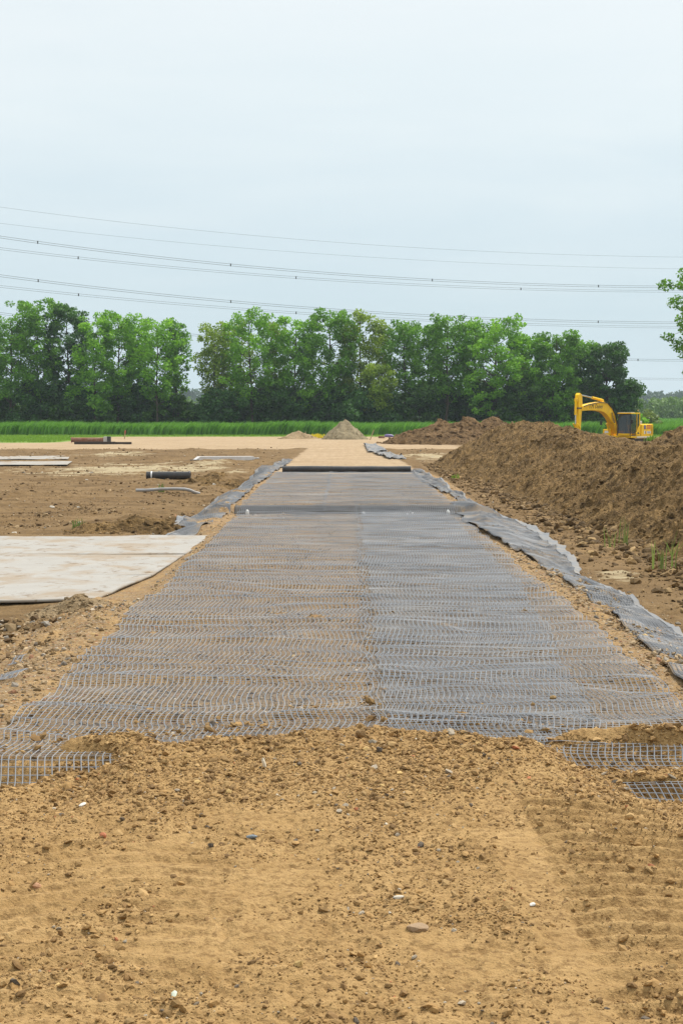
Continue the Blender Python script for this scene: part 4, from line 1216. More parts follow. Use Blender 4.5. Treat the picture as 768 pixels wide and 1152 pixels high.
# px, top y, width px, depth offset, material, density, crown base, shape, limbs, trunk, label
ROW = [
 (-12, 378, 46, 4, L_MID, 1.0, .25, 'oval', 16, .20, 'leafy tree cut by the left frame edge, outermost of the row'),
 (14, 358, 44, -2, L_MID, .75, .28, 'oval', 20, .22, 'thin crowned tree near the left edge with sky showing through its side'),
 (44, 338, 50, 0, L_MID, 1.05, .25, 'oval', 26, .26, 'tallest broad tree of the left group, rounded top'),
 (80, 346, 46, 2, L_DARK, 1.25, .25, 'oval', 24, .24, 'dark green dense tree just right of the tallest left tree'),
 (108, 362, 34, -4, L_BRIGHT, 1.0, .22, 'oval', 18, .18, 'bright green low crowned tree filling the dip of the left group'),
 (133, 353, 40, 0, L_BRIGHT, .95, .28, 'oval', 22, .22, 'bright yellow green tree with a pointed top in the left group'),
 (158, 360, 34, 4, L_MID, .85, .30, 'oval', 18, .18, 'mid green tree second from the right in the left group'),
 (178, 362, 36, -3, L_BRIGHT, .7, .32, 'oval', 18, .18, 'light open tree beside the slim end tree of the left group'),
 (200, 362, 27, 1, L_MID, .85, .36, 'oval', 17, .20, 'slim tree with a bare lower trunk at the right end of the left group'),
 (243, 367, 38, 0, L_OLIVE, .55, .34, 'oval', 20, .18, 'sparse olive tree with many sky gaps right of the opening in the row'),
 (262, 362, 34, 5, L_OLIVE, .65, .30, 'oval', 18, .18, 'olive tree behind the sparse one at the start of the middle group'),
 (285, 351, 46, -2, L_BRIGHT, .85, .30, 'oval', 24, .22, 'tall bright green tree with a domed top in the middle group'),
 (309, 363, 20, 2, L_OLIVE, .6, .30, 'oval', 16, .16, 'very slim olive tree with twin bare stems beside the domed tree'),
 (332, 361, 38, -1, L_BRIGHT, .9, .28, 'oval', 22, .20, 'light green tree left of the highest tree of the middle group'),
 (371, 350, 50, 0, L_MID, 1.1, .24, 'oval', 28, .26, 'highest and fullest tree of the middle group, above the grey heap'),
 (406, 354, 40, 2, L_OLIVE, .8, .28, 'oval', 22, .22, 'yellowish olive tree right behind the grey sand heap'),
 (429, 366, 16, 4, L_OLIVE, .45, .45, 'top', 12, .13, 'skinny almost bare tree standing in the bright gap'),
 (424, 412, 30, -5, L_OLIVE, 1.0, .35, 'oval', 12, .13, 'small low olive tree in front of the bright gap'),
 (453, 362, 40, 0, L_MID, .75, .36, 'top', 20, .20, 'open crowned tree with several slender stems right of the bright gap'),
 (478, 366, 30, 4, L_MID, .85, .30, 'oval', 18, .18, 'mid green tree between the open crowned one and the pointed one'),
 (501, 355, 36, -1, L_MID, .85, .30, 'oval', 20, .22, 'pointed tree standing above the reddish soil heap'),
 (527, 364, 34, 3, L_MID, .6, .32, 'oval', 18, .22, 'airy tree with a forked dark trunk left of the big bright one'),
 (557, 359, 64, -2, L_BRIGHT, 1.05, .18, 'oval', 34, .30, 'big broad bright green tree left of the excavator'),
 (590, 380, 40, 1, L_BRIGHT, 1.1, .15, 'oval', 22, .22, 'bright green shoulder tree sloping down towards the excavator'),
 (622, 377, 44, -2, L_MID, 1.2, .12, 'oval', 26, .24, 'full mid green tree behind the excavator arm'),
 (655, 384, 42, 2, L_MID, 1.25, .10, 'oval', 24, .22, 'dense tree behind the excavator boom'),
 (680, 389, 37, -1, L_DARK, 1.5, .06, 'oval', 28, .24, 'very dark dense tree above the excavator cab'),
 (700, 430, 21, -3, L_DARK, 1.4, .05, 'oval', 16, .15, 'low dark tree ending the row behind the excavator tail'),
]
for i, (px, ty, wpx, dy, mt, dn, bs, shp, nl, tr, lab) in enumerate(ROW):
    Y = TY + dy
    h = th(ty, Y) + 0.3; w = wpx / FPX * Y * (1.0 if px in (200, 243, 429, 453) else 1.25)
    tree(tx(px, Y), Y, h, w, lab, mt, 1000 + i * 7, bs, dn * 0.84, 0.42, int(nl * 1.55), 1.05, shp, tr * 1.2, 'trees of the row behind the reeds', rl=0.7, rh=0.98)

# fill behind and shrubs below
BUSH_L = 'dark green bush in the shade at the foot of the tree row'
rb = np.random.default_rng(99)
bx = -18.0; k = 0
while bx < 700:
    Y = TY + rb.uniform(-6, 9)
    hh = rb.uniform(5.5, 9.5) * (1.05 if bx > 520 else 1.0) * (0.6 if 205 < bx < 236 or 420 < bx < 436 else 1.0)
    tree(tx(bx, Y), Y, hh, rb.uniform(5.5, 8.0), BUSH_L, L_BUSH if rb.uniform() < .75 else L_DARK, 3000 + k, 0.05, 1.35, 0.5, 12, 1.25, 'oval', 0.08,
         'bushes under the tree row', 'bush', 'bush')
    bx += rb.uniform(13, 20); k += 1

# big near tree at the right edge
tree(tx(860, 175), 175, 21.5, 15.5, 'big light green tree reaching in from the right edge, closer than the row', L_MID, 4251, 0.36, 1.2, 0.33, 210, 1.25, 'oval', 0.36, rl=0.80, rh=0.93)
# light shrubs beyond the excavator
for px, Yv, hv, wv, lab in ((713, 262, 2.9, 4.0, 'light green bush right behind the excavator tail'), (726, 270, 3.5, 5.0, 'yellow green bush next to the one behind the excavator tail')):
    tree(tx(px, Yv), Yv, hv, wv, lab, L_WEED if px > 720 else L_BRIGHT, 4300 + px, 0.05, 1.2, 0.4, 12, 0.8, 'oval', 0.06, None, 'bush', 'bush')

def far_wood(name, Y, depth, x0, x1, hmin, hmax, mat, n, leaf, label, seed):
    rng = np.random.default_rng(seed)
    nt_ = n
    x = rng.uniform(x0, x1, nt_); y = Y + rng.uniform(0, depth, nt_)
    h = (hmin + (hmax - hmin) * (0.5 + 0.5 * np.clip(fbm(x / (0.05 * Y), x * 0, seed, 3), -1, 1))) * rng.uniform(0.9, 1.1, nt_)
    w = h * rng.uniform(0.22, 0.34, nt_)
    per = 170
    idx = np.repeat(np.arange(nt_), per); m = len(idx)
    d = rng.normal(0, 1, (m, 3)); d /= np.linalg.norm(d, axis=1, keepdims=True)
    rr = rng.uniform(0.5, 1, m) ** 0.5
    P = np.stack([x[idx], y[idx], h[idx] * 0.52], -1) + d * rr[:, None] * np.stack([w[idx], w[idx], h[idx] * 0.48], -1)
    P += rng.normal(0, 0.3, P.shape)
    V, Q = leaf_quads(P, leaf * rng.uniform(0.6, 1.4, m), rng)
    me = mesh_from(name, V, Q)
    fattr(me, 'tone', np.repeat(np.clip(0.5 + 0.3 * rng.normal(0, 1, nt_)[idx] + 0.15 * rng.normal(0, 1, m), 0, 1), 4))
    tag(link(name, me, mat), label, 'wood', kind='stuff')
far_wood('poplar_belt', 640, 60, -130, 190, 8.2, 10.5, L_FAR, 420, 1.3, 'hazy light green belt of trees beyond the field', 5001)
far_wood('distant_wood', 1500, 160, -420, 460, 21, 29, L_FARD, 520, 3.2, 'blue hazy wood on the horizon', 5003)

# reeds, crop, grass
def blades(name, P, h, w, lean, mat, label, cat, rng, tone_s=0.25, parts=1):
    n = len(P)
    az = rng.uniform(0, 2 * math.pi, n)
    sx = np.cos(az) * w / 2; sy = np.sin(az) * w / 2
    hh = h * rng.uniform(0.7, 1.1, n)
    lx = lean * hh * rng.uniform(0.4, 1.4, n) + rng.normal(0, 0.10, n) * hh; ly = rng.normal(0, 0.12, n) * hh
    b0 = P + np.stack([-sx, -sy, 0 * sx], -1); b1 = P + np.stack([sx, sy, 0 * sx], -1)
    m_ = P + np.stack([lx * 0.35, ly * 0.35, hh * 0.62], -1); tpt = P + np.stack([lx, ly, hh], -1)
    m0 = m_ + np.stack([-sx * .8, -sy * .8, 0 * sx], -1); m1 = m_ + np.stack([sx * .8, sy * .8, 0 * sx], -1)
    V = np.stack([b0, b1, m1, m0, tpt], 1).reshape(-1, 3)
    i = np.arange(n) * 5
    Q = np.stack([i, i + 1, i + 2, i + 3], -1); T = np.stack([i + 3, i + 2, i + 4], -1)
    me = mesh_from(name, V, Q, T)
    t = np.clip(0.5 + tone_s * rng.normal(0, 1, n) + 0.25 * perlin(P[:, 0] / 2.5, P[:, 1] / 3, 7001), 0, 1)
    fattr(me, 'tone', np.repeat(t, 5))
    o = link(name, me, mat)
    return tag(o, label, cat, kind='stuff')
rg = np.random.default_rng(12)
n = 42000
x = rg.uniform(-75, 78, n); y = 256 + rg.uniform(0, 1, n) ** 1.6 * 22
hv = 2.0 + 0.4 * perlin(x / 1.6, y / 3, 7003) + 0.35 * perlin(x / 14.0, y * 0, 7005)
blades('reed_bed', np.stack([x, y, 0 * x], -1), hv, 0.20, 0.45, L_REED, 'band of tall green reeds in front of the whole tree row', 'reeds', rg)
n = 26000
x = rg.uniform(52, 170, n); y = 280 + rg.uniform(0, 1, n) * 260
blades('crop_field', np.stack([x, y, 0 * x], -1), 2.0, 0.5, 0.2, L_REED, 'green crop field stretching away at the far right', 'crop', rg)
n = 16000
x = np.concatenate([rg.uniform(-62, 70, 9000), rg.uniform(-62, -35, 7000)]); y = np.concatenate([rg.uniform(240, 256, 9000), rg.uniform(192, 240, 7000)])
blades('meadow_grass', np.stack([x, y, 0 * x], -1), 0.22, 0.10, 0.1, L_GRASS, 'bright green meadow grass at the edge of the site', 'grass', rg)

def tuft(px, py, z, n, h, label, mat, seed, spread=0.15, w=0.02, name='weed', cat='plant', lean=0.25):
    p = at(px, py, z); rng = np.random.default_rng(seed)
    P = np.stack([rng.normal(0, spread, n), rng.normal(0, spread, n), 0 * rng.normal(0, 1, n)], -1)
    V = []; Q = []
    for k in range(n):
        hh = h * rng.uniform(0.45, 1.1); az = rng.uniform(0, 6.28); b = rng.uniform(0.05, lean) * hh
        dx, dy = math.cos(az) * b, math.sin(az) * b
        a2 = rng.uniform(0, 6.28); sx, sy = math.cos(a2) * w / 2, math.sin(a2) * w / 2
        o = len(V)
        for f, ww in ((0, 1), (0.4, 1), (0.75, .7), (1, .1)):
            cx, cy, cz = P[k, 0] + dx * f * f, P[k, 1] + dy * f * f, hh * (f - 0.12 * f * f)
            V += [(cx - sx * ww, cy - sy * ww, cz), (cx + sx * ww, cy + sy * ww, cz)]
        for j in range(3): Q.append((o + 2 * j, o + 2 * j + 1, o + 2 * j + 3, o + 2 * j + 2))
    me = mesh_from(name, V, Q); fattr(me, 'tone', np.repeat(np.clip(rng.normal(.5, .3, n), 0, 1), 8))
    o = link(name, me, mat); o.location = p
    return tag(o, label, cat)
tuft(701, 612, -0.25, 18, 1.0, 'tallest clump of reed shoots at the foot of the brown bank', L_WEED, 1, 0.12, 0.022)
tuft(686, 616, -0.25, 7, 0.65, 'small reed shoot just left of the tallest clump at the bank', L_WEED, 2, 0.06, 0.03)
tuft(745, 640, -0.2, 12, 0.85, 'reed shoots at the bank foot near the right frame edge', L_WEED, 3, 0.10, 0.03)
tuft(755, 637, -0.1, 4, 0.95, 'single slanted reed stalk beside the shoots near the right edge', L_WEED, 4, 0.04, 0.03, lean=0.6)
tuft(92, 597, -0.3, 40, 0.45, 'green weed tuft on brown earth behind the pale mats', L_WEED, 5, 0.16, 0.04)
tuft(181, 554, -0.3, 24, 0.55, 'green weed growing through beside the bent pipe', L_WEED, 6, 0.10, 0.04)
tuft(733, 497.5, 1.0, 60, 0.7, 'lime green weed on the bank below the excavator tail', L_GRASS, 7, 0.28, 0.10)
tuft(512, 538, -0.25, 18, 0.3, 'little lime weed beside the right fabric strip', L_GRASS, 8, 0.12, 0.05)
fl = tuft(356.5, 493.0, 0.0, 160, 0.75, 'bright yellow flowering weeds left of the grey heap', M['flower'], 9, 0.42, 0.10, 'flower_clump', 'flowers')

# ------------------------------------------------------------------ power lines
def cable(name, y0, ym, y1, Yl, Yr, label, n=1, sep=0.4, rad=0.035, spacers=0, px0=-260, px1=1000):
    """hanging wire between two points far left and far right, y0 / ym / y1: its height in the picture at 0, 384, 768 px"""
    a = Vector(((px0 - 384) / FPX * Yl, Yl, 0)); b = Vector(((px1 - 384) / FPX * Yr, Yr, 0))
    def pt0(t):
        p = a.lerp(b, t); px = 384 + FPX * p.x / p.y; u = px / 768
        y = y0 * (1 - u) * (1 - 2 * u) + ym * 4 * u * (1 - u) + y1 * u * (2 * u - 1)
        return Vector((p.x, p.y, CAM_H + (465 - y) / FPX * p.y))
    N_ = 70
    P = [pt0(k / N_) for k in range(N_ + 1)]
    c = Vector((0.5 * (a.x + b.x), 0.5 * (a.y + b.y), min(p.z for p in P)))
    root = empty(name, c)
    offs = [Vector((0, 0, 0))] if n == 1 else [Vector((0, 0, 0)), Vector((0.15, 0.2, -sep))]
    for o in offs:
        MB().tube([p - c + o for p in P], rad, 6).build('conductor', M['cable'], root, smooth=True)
    for q in range(spacers):
        p = pt0((q + 0.5 + 0.2 * math.sin(q * 5.1)) / spacers) - c
        MB().box(p + Vector((0.07, .1, -sep / 2 if n > 1 else -0.2)), (0.26, 0.20, (sep if n > 1 else 0.2) + 0.22), bev=0.04).build('spacer', M['cable'], root)
    return tag(root, label, 'power line')
for args in [
    ('power_line', 235, 275, 291, 330, 460, 'uppermost thin overhead wire across the sky', 1, .4, .024, 0),
    ('power_line', 253, 289, 304, 335, 465, 'second thin overhead wire, alone below the uppermost', 1, .4, .022, 0),
    ('power_line', 267, 309, 323, 340, 470, 'bundled power line with spacers, upper of the middle pair', 2, .45, .042, 7),
    ('power_line', 280, 316, 328, 350, 480, 'bundled power line with spacers, lower of the middle pair', 2, .45, .034, 6),
    ('power_line', 310, 349, 363, 340, 470, 'bundled power line skimming the tree tops, upper of the low pair', 2, .45, .042, 7),
    ('power_line', 322, 355, 368, 350, 480, 'bundled power line skimming the tree tops, lower of the low pair', 2, .45, .034, 6),
    ('power_line', 352, 390, 405, 360, 490, 'short visible power line right of the dark end tree, upper one', 2, .45, .04, 5),
    ('power_line', 384, 414, 426, 370, 500, 'short visible power line right of the dark end tree, lower one', 2, .45, .03, 4),
]:
    cable(*args)

# ------------------------------------------------------------------ excavator
def excavator():
    th_ = R(54)
    fwd = Vector((-math.cos(th_), -math.sin(th_), 0))
    S = 1.1
    root = empty('excavator', (26.75, 150.0, 0.17))
    root.rotation_euler = (0, 0, math.atan2(fwd.y, fwd.x)); root.scale = (S, S, S)
    Yl, Bk = M['yellow'], M['black_paint']
    # local: +X forward, +Y left, +Z up
    for sy in (-1, 1):
        mb = MB()
        yc = sy * 1.1
        outl = []
        for k in range(9):
            t = math.pi / 2 + math.pi * k / 8; outl.append((-1.75 + 0.42 * math.cos(t), 0.44 + 0.42 * math.sin(t)))
        for k in range(9):
            t = -math.pi / 2 + math.pi * k / 8; outl.append((1.75 + 0.42 * math.cos(t), 0.44 + 0.42 * math.sin(t)))
        mb.prism(outl, (0, yc - 0.29, 0), (1, 0, 0), (0, 0, 1), (0, 0.58, 0))
        for k in range(22):
            x = -1.75 + 3.5 * k / 21
            for z in (0.02, 0.87): mb.box((x, yc, z), (0.10, 0.60, 0.05))
        tr = mb.build('track', M['track_steel'], root)
        mb = MB()
        for k in range(7): mb.tube([(-1.5 + 0.5 * k, yc + sy * 0.25, 0.28), (-1.5 + 0.5 * k, yc + sy * 0.33, 0.28)], 0.15, 12)
        mb.tube([(-1.75, yc + sy * 0.25, 0.44), (-1.75, yc + sy * 0.34, 0.44)], 0.34, 16); mb.tube([(1.75, yc + sy * 0.25, 0.44), (1.75, yc + sy * 0.34, 0.44)], 0.32, 16)
        mb.build('roller', M['track_steel'], tr)
    MB().box((0, 0, 0.55), (1.9, 1.7, 0.35), bev=0.05).tube([(0, 0, 0.7), (0, 0, 0.96)], 0.6, 20).build('undercarriage', M['track_steel'], root)
    # upper body
    MB().box((-0.02, 0, 1.06), (4.1, 2.66, 0.20), bev=0.04).build('platform', Yl, root)
    body = MB()
    body.box((-1.05, 0.84, 1.62), (2.3, 1.0, 0.94), bev=0.07)
    body.box((-0.85, -0.85, 1.60), (2.3, 0.98, 0.92), bev=0.07)
    body.box((-1.15, 0.0, 1.62), (1.7, 0.72, 0.96), bev=0.05)
    bd = body.build('engine_housing', Yl, root)
    cw = MB()
    pl = []
    for k in range(13):
        t = -math.pi / 2 + math.pi * k / 12
        pl.append((-2.02 - 0.50 * math.cos(t), 1.34 * math.sin(t)))
    pl += [(-1.70, 1.34), (-1.70, -1.34)]
    cw.prism(pl, (0, 0, 1.0), (1, 0, 0), (0, 1, 0), (0, 0, 1.12))
    cw.build('counterweight', Yl, root, bevel=0.05)
    # tool box / fuel tank at the right front
    MB().box((1.45, -0.98, 1.42), (1.1, 0.70, 0.54), bev=0.06).build('tool_box', Yl, root)
    MB().box((2.005, -0.98, 1.46), (0.03, 0.34, 0.2), bev=0.01).build('headlight', M['white_paint'], root)
    MB().box((0.45, -1.0, 1.62), (0.5, 0.6, 0.9), bev=0.05).build('fuel_tank', Yl, root)
    # handrails
    hr = MB()
    hr.tube([(1.5, -1.28, 1.7), (1.5, -1.28, 2.2), (0.3, -1.28, 2.55), (0.3, -1.28, 2.05)], 0.022, 6)
    hr.tube([(-0.5, -1.2, 2.05), (-0.5, -1.2, 2.4), (-1.7, -1.2, 2.4), (-1.7, -1.2, 2.08)], 0.022, 6)
    hr.build('handrail', Bk, root)
    # exhaust and hood
    MB().box((-1.25, -0.1, 2.22), (1.1, 1.2, 0.30), bev=0.06).build('engine_hood', M['grey_paint'], root)
    MB().tube([(-1.0, -0.75, 2.1), (-1.0, -0.75, 2.5), (-1.1, -0.75, 2.62)], 0.07, 10).build('exhaust', Bk, root, smooth=True)
    # cab frame
    x0, x1, y0, y1, z0, z1 = 0.45, 2.20, 0.12, 1.36, 1.16, 2.98
    fr = MB(); pw = 0.08
    for (x, y, w) in ((x0 + .05, y0 + .04, .10), (x0 + .05, y1 - .04, .13), (1.02, y1 - .04, .07)):
        fr.box((x, y, (z0 + z1) / 2), (w, pw, z1 - z0), bev=0.015)
    fr.box(((x0 + x1) / 2, (y0 + y1) / 2, z1 + 0.05), (x1 - x0 + .02, y1 - y0 + .04, 0.09), bev=0.03)
    cabm = fr.build('cab_frame', Yl, root)
    fr = MB()
    for y in (y0 + .04, y1 - .04):       # raked front posts, painted dark
        fr.tube([(x1 + 0.02, y, z0), (x1, y, z0 + 0.8), (x1 - 0.16, y, z1)], 0.045, 8)
    fr.box((x1 - 0.09, (y0 + y1) / 2, z1 - 0.03), (0.10, y1 - y0, 0.09), bev=0.01)
    fr.build('front_post', Bk, root)
    # roof hatch grey at the front as in the photo
    MB().box((x1 - 0.45, (y0 + y1) / 2, z1 + 0.115), (0.75, y1 - y0 - .12, 0.05), bev=0.015).build('roof_hatch', M['grey_paint'], root)
    # lower panels
    MB().box((x1 - 0.02, (y0 + y1) / 2, z0 + 0.09), (0.10, y1 - y0, 0.16), bev=0.02).build('front_panel', Yl, root)
    # diagonal yellow door panel at the lower rear of the side
    MB().prism([(x0, z0), (1.20, z0), (1.20, z0 + 0.22), (0.98, z0 + 0.40), (x0 + 0.30, z0 + 0.72), (x0, z0 + 0.86)], (0, y1 - 0.03, 0), (1, 0, 0), (0, 0, 1), (0, 0.05, 0)).build('door_panel', Yl, root)
    MB().prism([(x0 + 0.12, z0 + 0.14), (1.0, z0 + 0.14), (0.98, z0 + 0.24), (x0 + 0.42, z0 + 0.30)], (0, y1 + 0.022, 0), (1, 0, 0), (0, 0, 1), (0, 0.01, 0)).build('door_stripe', Bk, root)
    # glass
    mb = MB(); mb.prism([(y0 + .08, 0), (y1 - .08, 0), (y1 - .08, 1.0), (y0 + .08, 1.0)], (x1 + 0.01, 0, z0 + 0.18), (0, 1, 0), (-0.085, 0, 1.72), (-0.012, 0, 0))
    mb.build('windscreen', M['glass'], root)
    mb = MB(); mb.prism([(1.06, z0 + 0.16), (x1 - 0.04, z0 + 0.16), (x1 - 0.05, z0 + .9), (x1 - 0.20, z1 - .04), (1.06, z1 - .04)], (0, y1 - 0.05, 0), (1, 0, 0), (0, 0, 1), (0, 0.012, 0))
    mb.build('door_window', M['glass'], root)
    mb = MB(); mb.prism([(x0 + .11, z0 + 0.84), (0.98, z0 + 0.42), (0.98, z1 - .04), (x0 + .11, z1 - .04)], (0, y1 - 0.05, 0), (1, 0, 0), (0, 0, 1), (0, 0.012, 0))
    mb.build('side_window', M['glass'], root)
    mb = MB(); mb.box((x0 + 0.03, (y0 + y1) / 2, 2.5), (0.012, y1 - y0 - .2, 0.9)); mb.build('rear_window', M['glass'], root)
    mb = MB(); mb.box(((x0 + x1) / 2 - 0.05, y0 + 0.02, 2.3), (1.5, 0.012, 1.5)); mb.build('right_window', M['glass'], root)
    # interior
    MB().box((0.75, 0.86, 1.68), (0.55, 0.55, 0.18), bev=0.05).box((0.50, 0.86, 2.1), (0.16, 0.52, 0.85), bev=0.06).box((0.46, 0.86, 2.62), (0.12, 0.28, 0.24), bev=0.05).build('seat', Bk, root)
    MB().box((1.3, 0.50, 1.62), (0.3, 0.16, 0.5), bev=0.03).box((1.35, 1.16, 1.6), (0.3, 0.14, 0.42), bev=0.03).tube([(1.4, 0.6, 1.8), (1.45, 0.6, 2.05)], 0.02, 6).build('console', Bk, root)
    MB().box((1.05, 0.9, z0 + 0.02), (1.7, 0.9, 0.06)).build('cab_floor', Bk, root)
    # mirrors and beacon
    MB().tube([(2.15, 1.38, 2.1), (2.35, 1.50, 2.25)], 0.018, 6).box((2.35, 1.53, 2.35), (0.05, 0.2, 0.34), bev=0.02).build('mirror', Bk, root)
    MB().tube([(1.5, -1.25, 1.9), (1.75, -1.55, 2.35)], 0.018, 6).box((1.78, -1.6, 2.2), (0.05, 0.22, 0.34), bev=0.02).build('mirror', Bk, root)
    MB().tube([(0.5, 1.2, 3.05), (0.5, 1.2, 3.22)], 0.02, 6).build('beacon_stem', Bk, root)
    MB().tube([(0.5, 1.2, 3.22), (0.5, 1.2, 3.34)], 0.06, 10).build('beacon', M['bright_timber'], root, smooth=True)
    # decals on the engine side
    y = 1.345
    dec = MB()
    for (x, z, w, h) in ((-0.62, 1.98, 0.34, 0.14), (-1.02, 1.98, 0.34, 0.14)): dec.box((x - .45, y + 0.0, z), (w, 0.012, h))
    for (x, z, w, h) in ((-0.62, 1.78, 0.34, 0.14), (-1.02, 1.78, 0.34, 0.14)): dec.box((x - .45, y + 0.0, z), (w, 0.012, h))
    dec.build('orange_lettering', M['orange_decal'], root)
    MB().box((-1.30, y, 1.42), (0.78, 0.012, 0.20)).build('white_decal', M['white_paint'], root)
    MB().box((-0.53, y, 1.86), (0.30, 0.012, 0.34)).build('blue_decal', M['blue_decal'], root)
    MB().box((-0.53, y, 1.42), (0.30, 0.012, 0.28)).build('label_panel', M['white_paint'], root)
    MB().box((-0.6, y + 0.003, 1.42), (0.10, 0.014, 0.24)).box((-1.3, y + 0.003, 1.44), (0.6, 0.014, 0.06)).build('dark_lettering', Bk, root)
    MB().box((-0.4, 1.36, 1.03), (2.9, 0.03, 0.09)).build('side_skirt', M['white_paint'], root)
    # boom
    def loft(path, name, mat, wid, yc, bev=0.03):
        """path: (x, z, half depth) centre line; box-section beam"""
        pts = path; top, bot = [], []
        for i, (x, z, hd) in enumerate(pts):
            if i == 0: d = Vector((pts[1][0] - x, pts[1][1] - z))
            elif i == len(pts) - 1: d = Vector((x - pts[-2][0], z - pts[-2][1]))
            else: d = Vector((pts[i + 1][0] - pts[i - 1][0], pts[i + 1][1] - pts[i - 1][1]))
            d.normalize(); n = Vector((-d.y, d.x))
            top.append((x + n.x * hd, z + n.y * hd)); bot.append((x - n.x * hd, z - n.y * hd))
        return MB().prism(top + bot[::-1], (0, yc - wid / 2, 0), (1, 0, 0), (0, 0, 1), (0, wid, 0)).build(name, mat, root, bevel=bev)
    yc = -0.42
    boom_path = [(1.35, 1.40, .26), (1.62, 1.90, .36), (2.15, 2.48, .41), (2.75, 3.00, .45), (3.4, 3.38, .47), (4.05, 3.56, .43), (4.9, 3.60, .37), (5.9, 3.58, .31), (6.9, 3.52, .26), (7.95, 3.42, .20)]
    bo = loft(boom_path, 'boom', Yl, 0.46, yc)
    # lettering on the left side of the boom
    cu = bpy.data.curves.new('boom_lettering', 'FONT'); cu.body = 'T.M. Duiner'; cu.size = 0.50; cu.extrude = 0.004; cu.shear = 0.3
    cu.align_x = 'CENTER'
    t = bpy.data.objects.new('boom_lettering', cu); C.objects.link(t)
    dg = bpy.context.evaluated_depsgraph_get()
    tm = bpy.data.meshes.new_from_object(t.evaluated_get(dg)); bpy.data.objects.remove(t)
    tl = link('boom_lettering', tm, Bk, bo)
    tl.location = (5.55, yc + 0.236, 3.44); tl.rotation_euler = (R(90), 0, R(180))
    # boom cylinders
    for sy in (-1, 1):
        yy = yc + sy * 0.34
        MB().tube([(1.75, yy, 1.25), (2.35, yy, 2.2)], 0.10, 12).build('boom_cylinder', Yl, root, smooth=True)
        MB().tube([(2.35, yy, 2.2), (2.85, yy, 3.1)], 0.055, 10).build('cylinder_rod', M['steel'], root, smooth=True)
    # arm cylinder on the boom's back
    MB().tube([(4.0, yc, 4.12), (5.8, yc, 4.32)], 0.11, 12).build('arm_cylinder', Yl, root, smooth=True)
    MB().tube([(5.8, yc, 4.32), (7.85, yc, 4.52)], 0.06, 10).build('cylinder_rod', M['steel'], root, smooth=True)
    MB().box((4.0, yc, 4.04), (0.3, 0.22, 0.3), bev=0.03).build('cylinder_lug', Yl, root)
    # hoses along the boom
    hs = MB()
    for dy in (0.26, 0.30):
        hs.tube([(1.6, yc + dy, 2.1), (2.0, yc + dy, 2.85), (2.6, yc + dy, 3.42), (3.5, yc + dy, 3.88), (4.9, yc + dy, 3.95), (6.9, yc + dy, 3.75), (7.7, yc + dy, 3.6)], 0.028, 6)
    hs.build('hose', Bk, root)
    # arm (stick)
    ax = 8.15
    MB().prism([(ax - .33, 4.34), (ax - .22, 4.58), (ax + .08, 4.68), (ax + .30, 4.50), (ax + .30, 3.8), (ax + .22, 1.55), (ax - .02, 1.5), (ax - .10, 1.6), (ax - .24, 2.9), (ax - .40, 3.7)],
               (0, yc - 0.17, 0), (1, 0, 0), (0, 0, 1), (0, 0.34, 0)).build('arm', Yl, root, bevel=0.03)
    # bucket cylinder in front of the arm
    MB().tube([(ax + .44, yc, 4.1), (ax + .50, yc, 2.9)], 0.10, 12).build('bucket_cylinder', Yl, root, smooth=True)
    MB().tube([(ax + .50, yc, 2.9), (ax + .50, yc, 2.2)], 0.055, 10).build('cylinder_rod', M['steel'], root, smooth=True)
    MB().box((ax + .38, yc, 4.1), (0.3, 0.24, 0.25), bev=0.03).build('cylinder_lug', Yl, root)
    MB().tube([(ax + .5, yc - .2, 2.2), (ax + .12, yc - .2, 1.85)], 0.06, 8).tube([(ax + .5, yc + .2, 2.2), (ax + .12, yc + .2, 1.85)], 0.06, 8).tube([(ax + .5, yc + .2, 2.2), (ax + .42, yc + .2, 1.35)], 0.06, 8).build('bucket_link', Yl, root)
    MB().box((ax + 0.02, yc, 3.45), (0.86, 0.40, 0.10), bev=0.02).build('hose_clamp', Bk, root)
    # bucket
    pr = [(ax + .45, 1.45), (ax - .05, 1.5), (ax - .25, 1.1), (ax - .35, .6), (ax - .15, .25), (ax + .25, .12), (ax + .75, .28), (ax + .55, .7)]
    bk = MB().prism(pr, (0, yc - .55, 0), (1, 0, 0), (0, 0, 1), (0, 1.1, 0)).build('bucket', M['track_steel'], root, bevel=0.02)
    tb = MB()
    for k in range(5): tb.box((ax + .85, yc - .48 + .24 * k, .30), (0.28, 0.09, 0.07), bev=0.01)
    tb.build('bucket_teeth', M['track_steel'], bk)
    return tag(root, 'yellow tracked excavator with its arm lowered behind the soil bank', 'excavator')
excavator()

# ------------------------------------------------------------------ air
def haze():
    m = bpy.data.materials.new('haze_air'); m.use_nodes = True
    nt = m.node_tree; nt.nodes.remove(nt.nodes['Principled BSDF'])
    v = N(nt, 'ShaderNodeVolumePrincipled'); v.inputs['Density'].default_value = HAZE_D; v.inputs['Color'].default_value = (0.78, 0.91, 1.0, 1)
    v.inputs['Anisotropy'].default_value = 0.2
    nt.links.new(v.outputs[0], nt.nodes['Material Output'].inputs['Volume'])
    bm = bmesh.new(); bmesh.ops.create_cube(bm, size=1.0)
    me = bpy.data.meshes.new('haze'); bm.to_mesh(me); bm.free()
    o = link('haze', me, m)
    o.scale = (3200, 2520, 70); o.location = (0, 1190, 70 / 2 - 2.2)
    tag(o, 'thin pale air haze over the fields', 'haze', kind='stuff')
HAZE_D = 0.00014
haze()

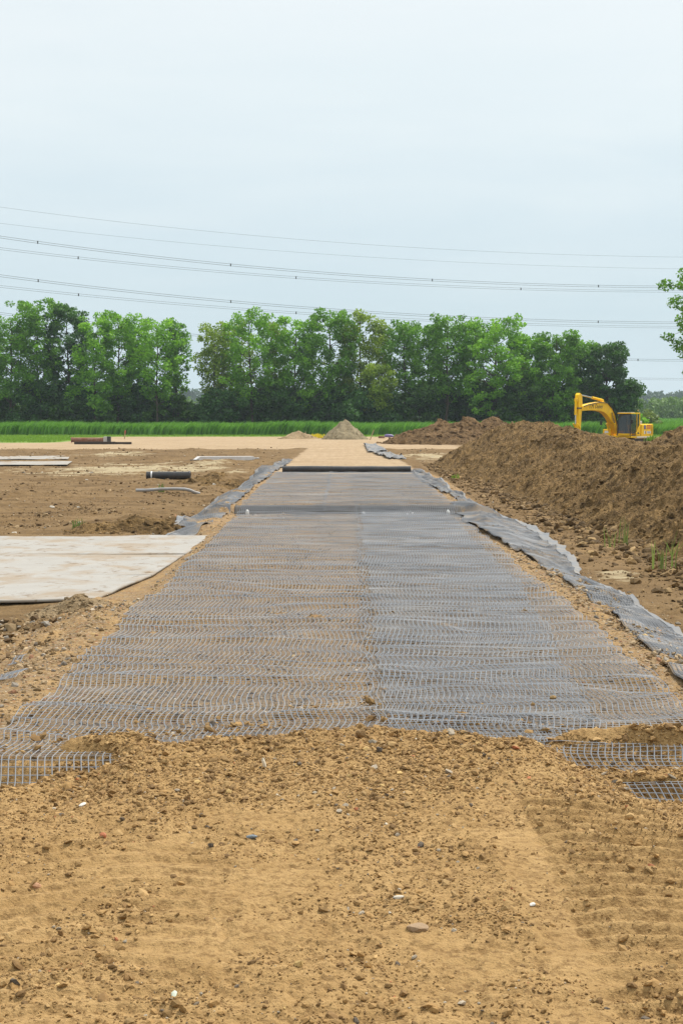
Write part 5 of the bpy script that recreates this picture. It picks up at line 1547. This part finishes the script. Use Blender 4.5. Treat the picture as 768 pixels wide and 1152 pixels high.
# ------------------------------------------------------------------ light, sky
SUN_EL, SUN_AZ = 58.0, 42.0       # high, to the right and a little ahead
def world():
    w = bpy.data.worlds.new('World'); bpy.context.scene.world = w; w.use_nodes = True
    nt = w.node_tree
    bg = nt.nodes['Background']; bg.inputs['Strength'].default_value = 0.10
    sky = N(nt, 'ShaderNodeTexSky'); sky.sky_type = 'NISHITA'; sky.sun_disc = False
    sky.sun_elevation = R(SUN_EL); sky.sun_rotation = R(SUN_AZ); sky.dust_density = 3.0; sky.air_density = 1.0
    tc = N(nt, 'ShaderNodeTexCoord').outputs['Generated']
    sepx = N(nt, 'ShaderNodeSeparateXYZ'); nt.links.new(tc, sepx.inputs[0])
    z = sepx.outputs[2]
    n1 = noise(nt, mapped(nt, tc, (1.2, 1.2, 6.0)), 2.2, 5, 0.55, 0.3)
    n2 = noise(nt, mapped(nt, tc, (2.0, 2.0, 14.0)), 2.6, 5, 0.55, 0.4)
    # overcast layer: bluish and darker to the horizon, white above
    el = mathn(nt, 'ADD', z, mathn(nt, 'MULTIPLY', mathn(nt, 'SUBTRACT', n1, 0.5), 0.16))
    lay = ramp(nt, el, [(0.0, (5.6, 6.8, 7.4)), (0.05, (5.4, 6.6, 7.2)), (0.115, (5.9, 6.95, 7.5)), (0.175, (7.0, 7.75, 8.0)), (0.24, (7.5, 8.05, 8.2)), (0.45, (8.6, 8.9, 9.0)), (1.0, (11.0, 11.1, 11.0))])
    wisps = ramp(nt, n2, [(0.45, g3(0)), (0.75, g3(0.4))])
    lay = mixc(nt, wisps, lay, (6.6, 7.45, 7.8))
    c = mixc(nt, 0.90, sky.outputs['Color'], lay)
    nt.links.new(c, bg.inputs['Color'])
    ld = bpy.data.lights.new('sun', 'SUN'); ld.energy = 3.9; ld.angle = R(9); ld.color = (1.0, 0.955, 0.88)
    lo = bpy.data.objects.new('sun', ld); C.objects.link(lo)
    # direction of the light: sun stands at azimuth SUN_AZ (clockwise from +Y), elevation SUN_EL
    az, elv = R(SUN_AZ), R(SUN_EL)
    sdir = Vector((math.sin(az) * math.cos(elv), math.cos(az) * math.cos(elv), math.sin(elv)))
    lo.rotation_euler = sdir.to_track_quat('Z', 'Y').to_euler(); lo.location = (0, 0, 60)
world()

cam = bpy.data.cameras.new('camera'); cam.sensor_fit = 'AUTO'; cam.sensor_width = 36.0
cam.lens = FPX / 1152 * 36.0; cam.clip_end = 8000; cam.clip_start = 0.1
co = bpy.data.objects.new('camera', cam); C.objects.link(co)
co.location = (0, 0, CAM_H); co.rotation_euler = (math.pi / 2 - PITCH, 0, 0)
sc = bpy.context.scene
sc.camera = co
sc.view_settings.view_transform = 'Standard'; sc.view_settings.look = 'None'; sc.view_settings.gamma = 1.0
sc.view_settings.exposure = 0.27
sc.cycles.max_bounces = 6; sc.cycles.diffuse_bounces = 3; sc.cycles.transparent_max_bounces = 8
sc.cycles.use_denoising = True
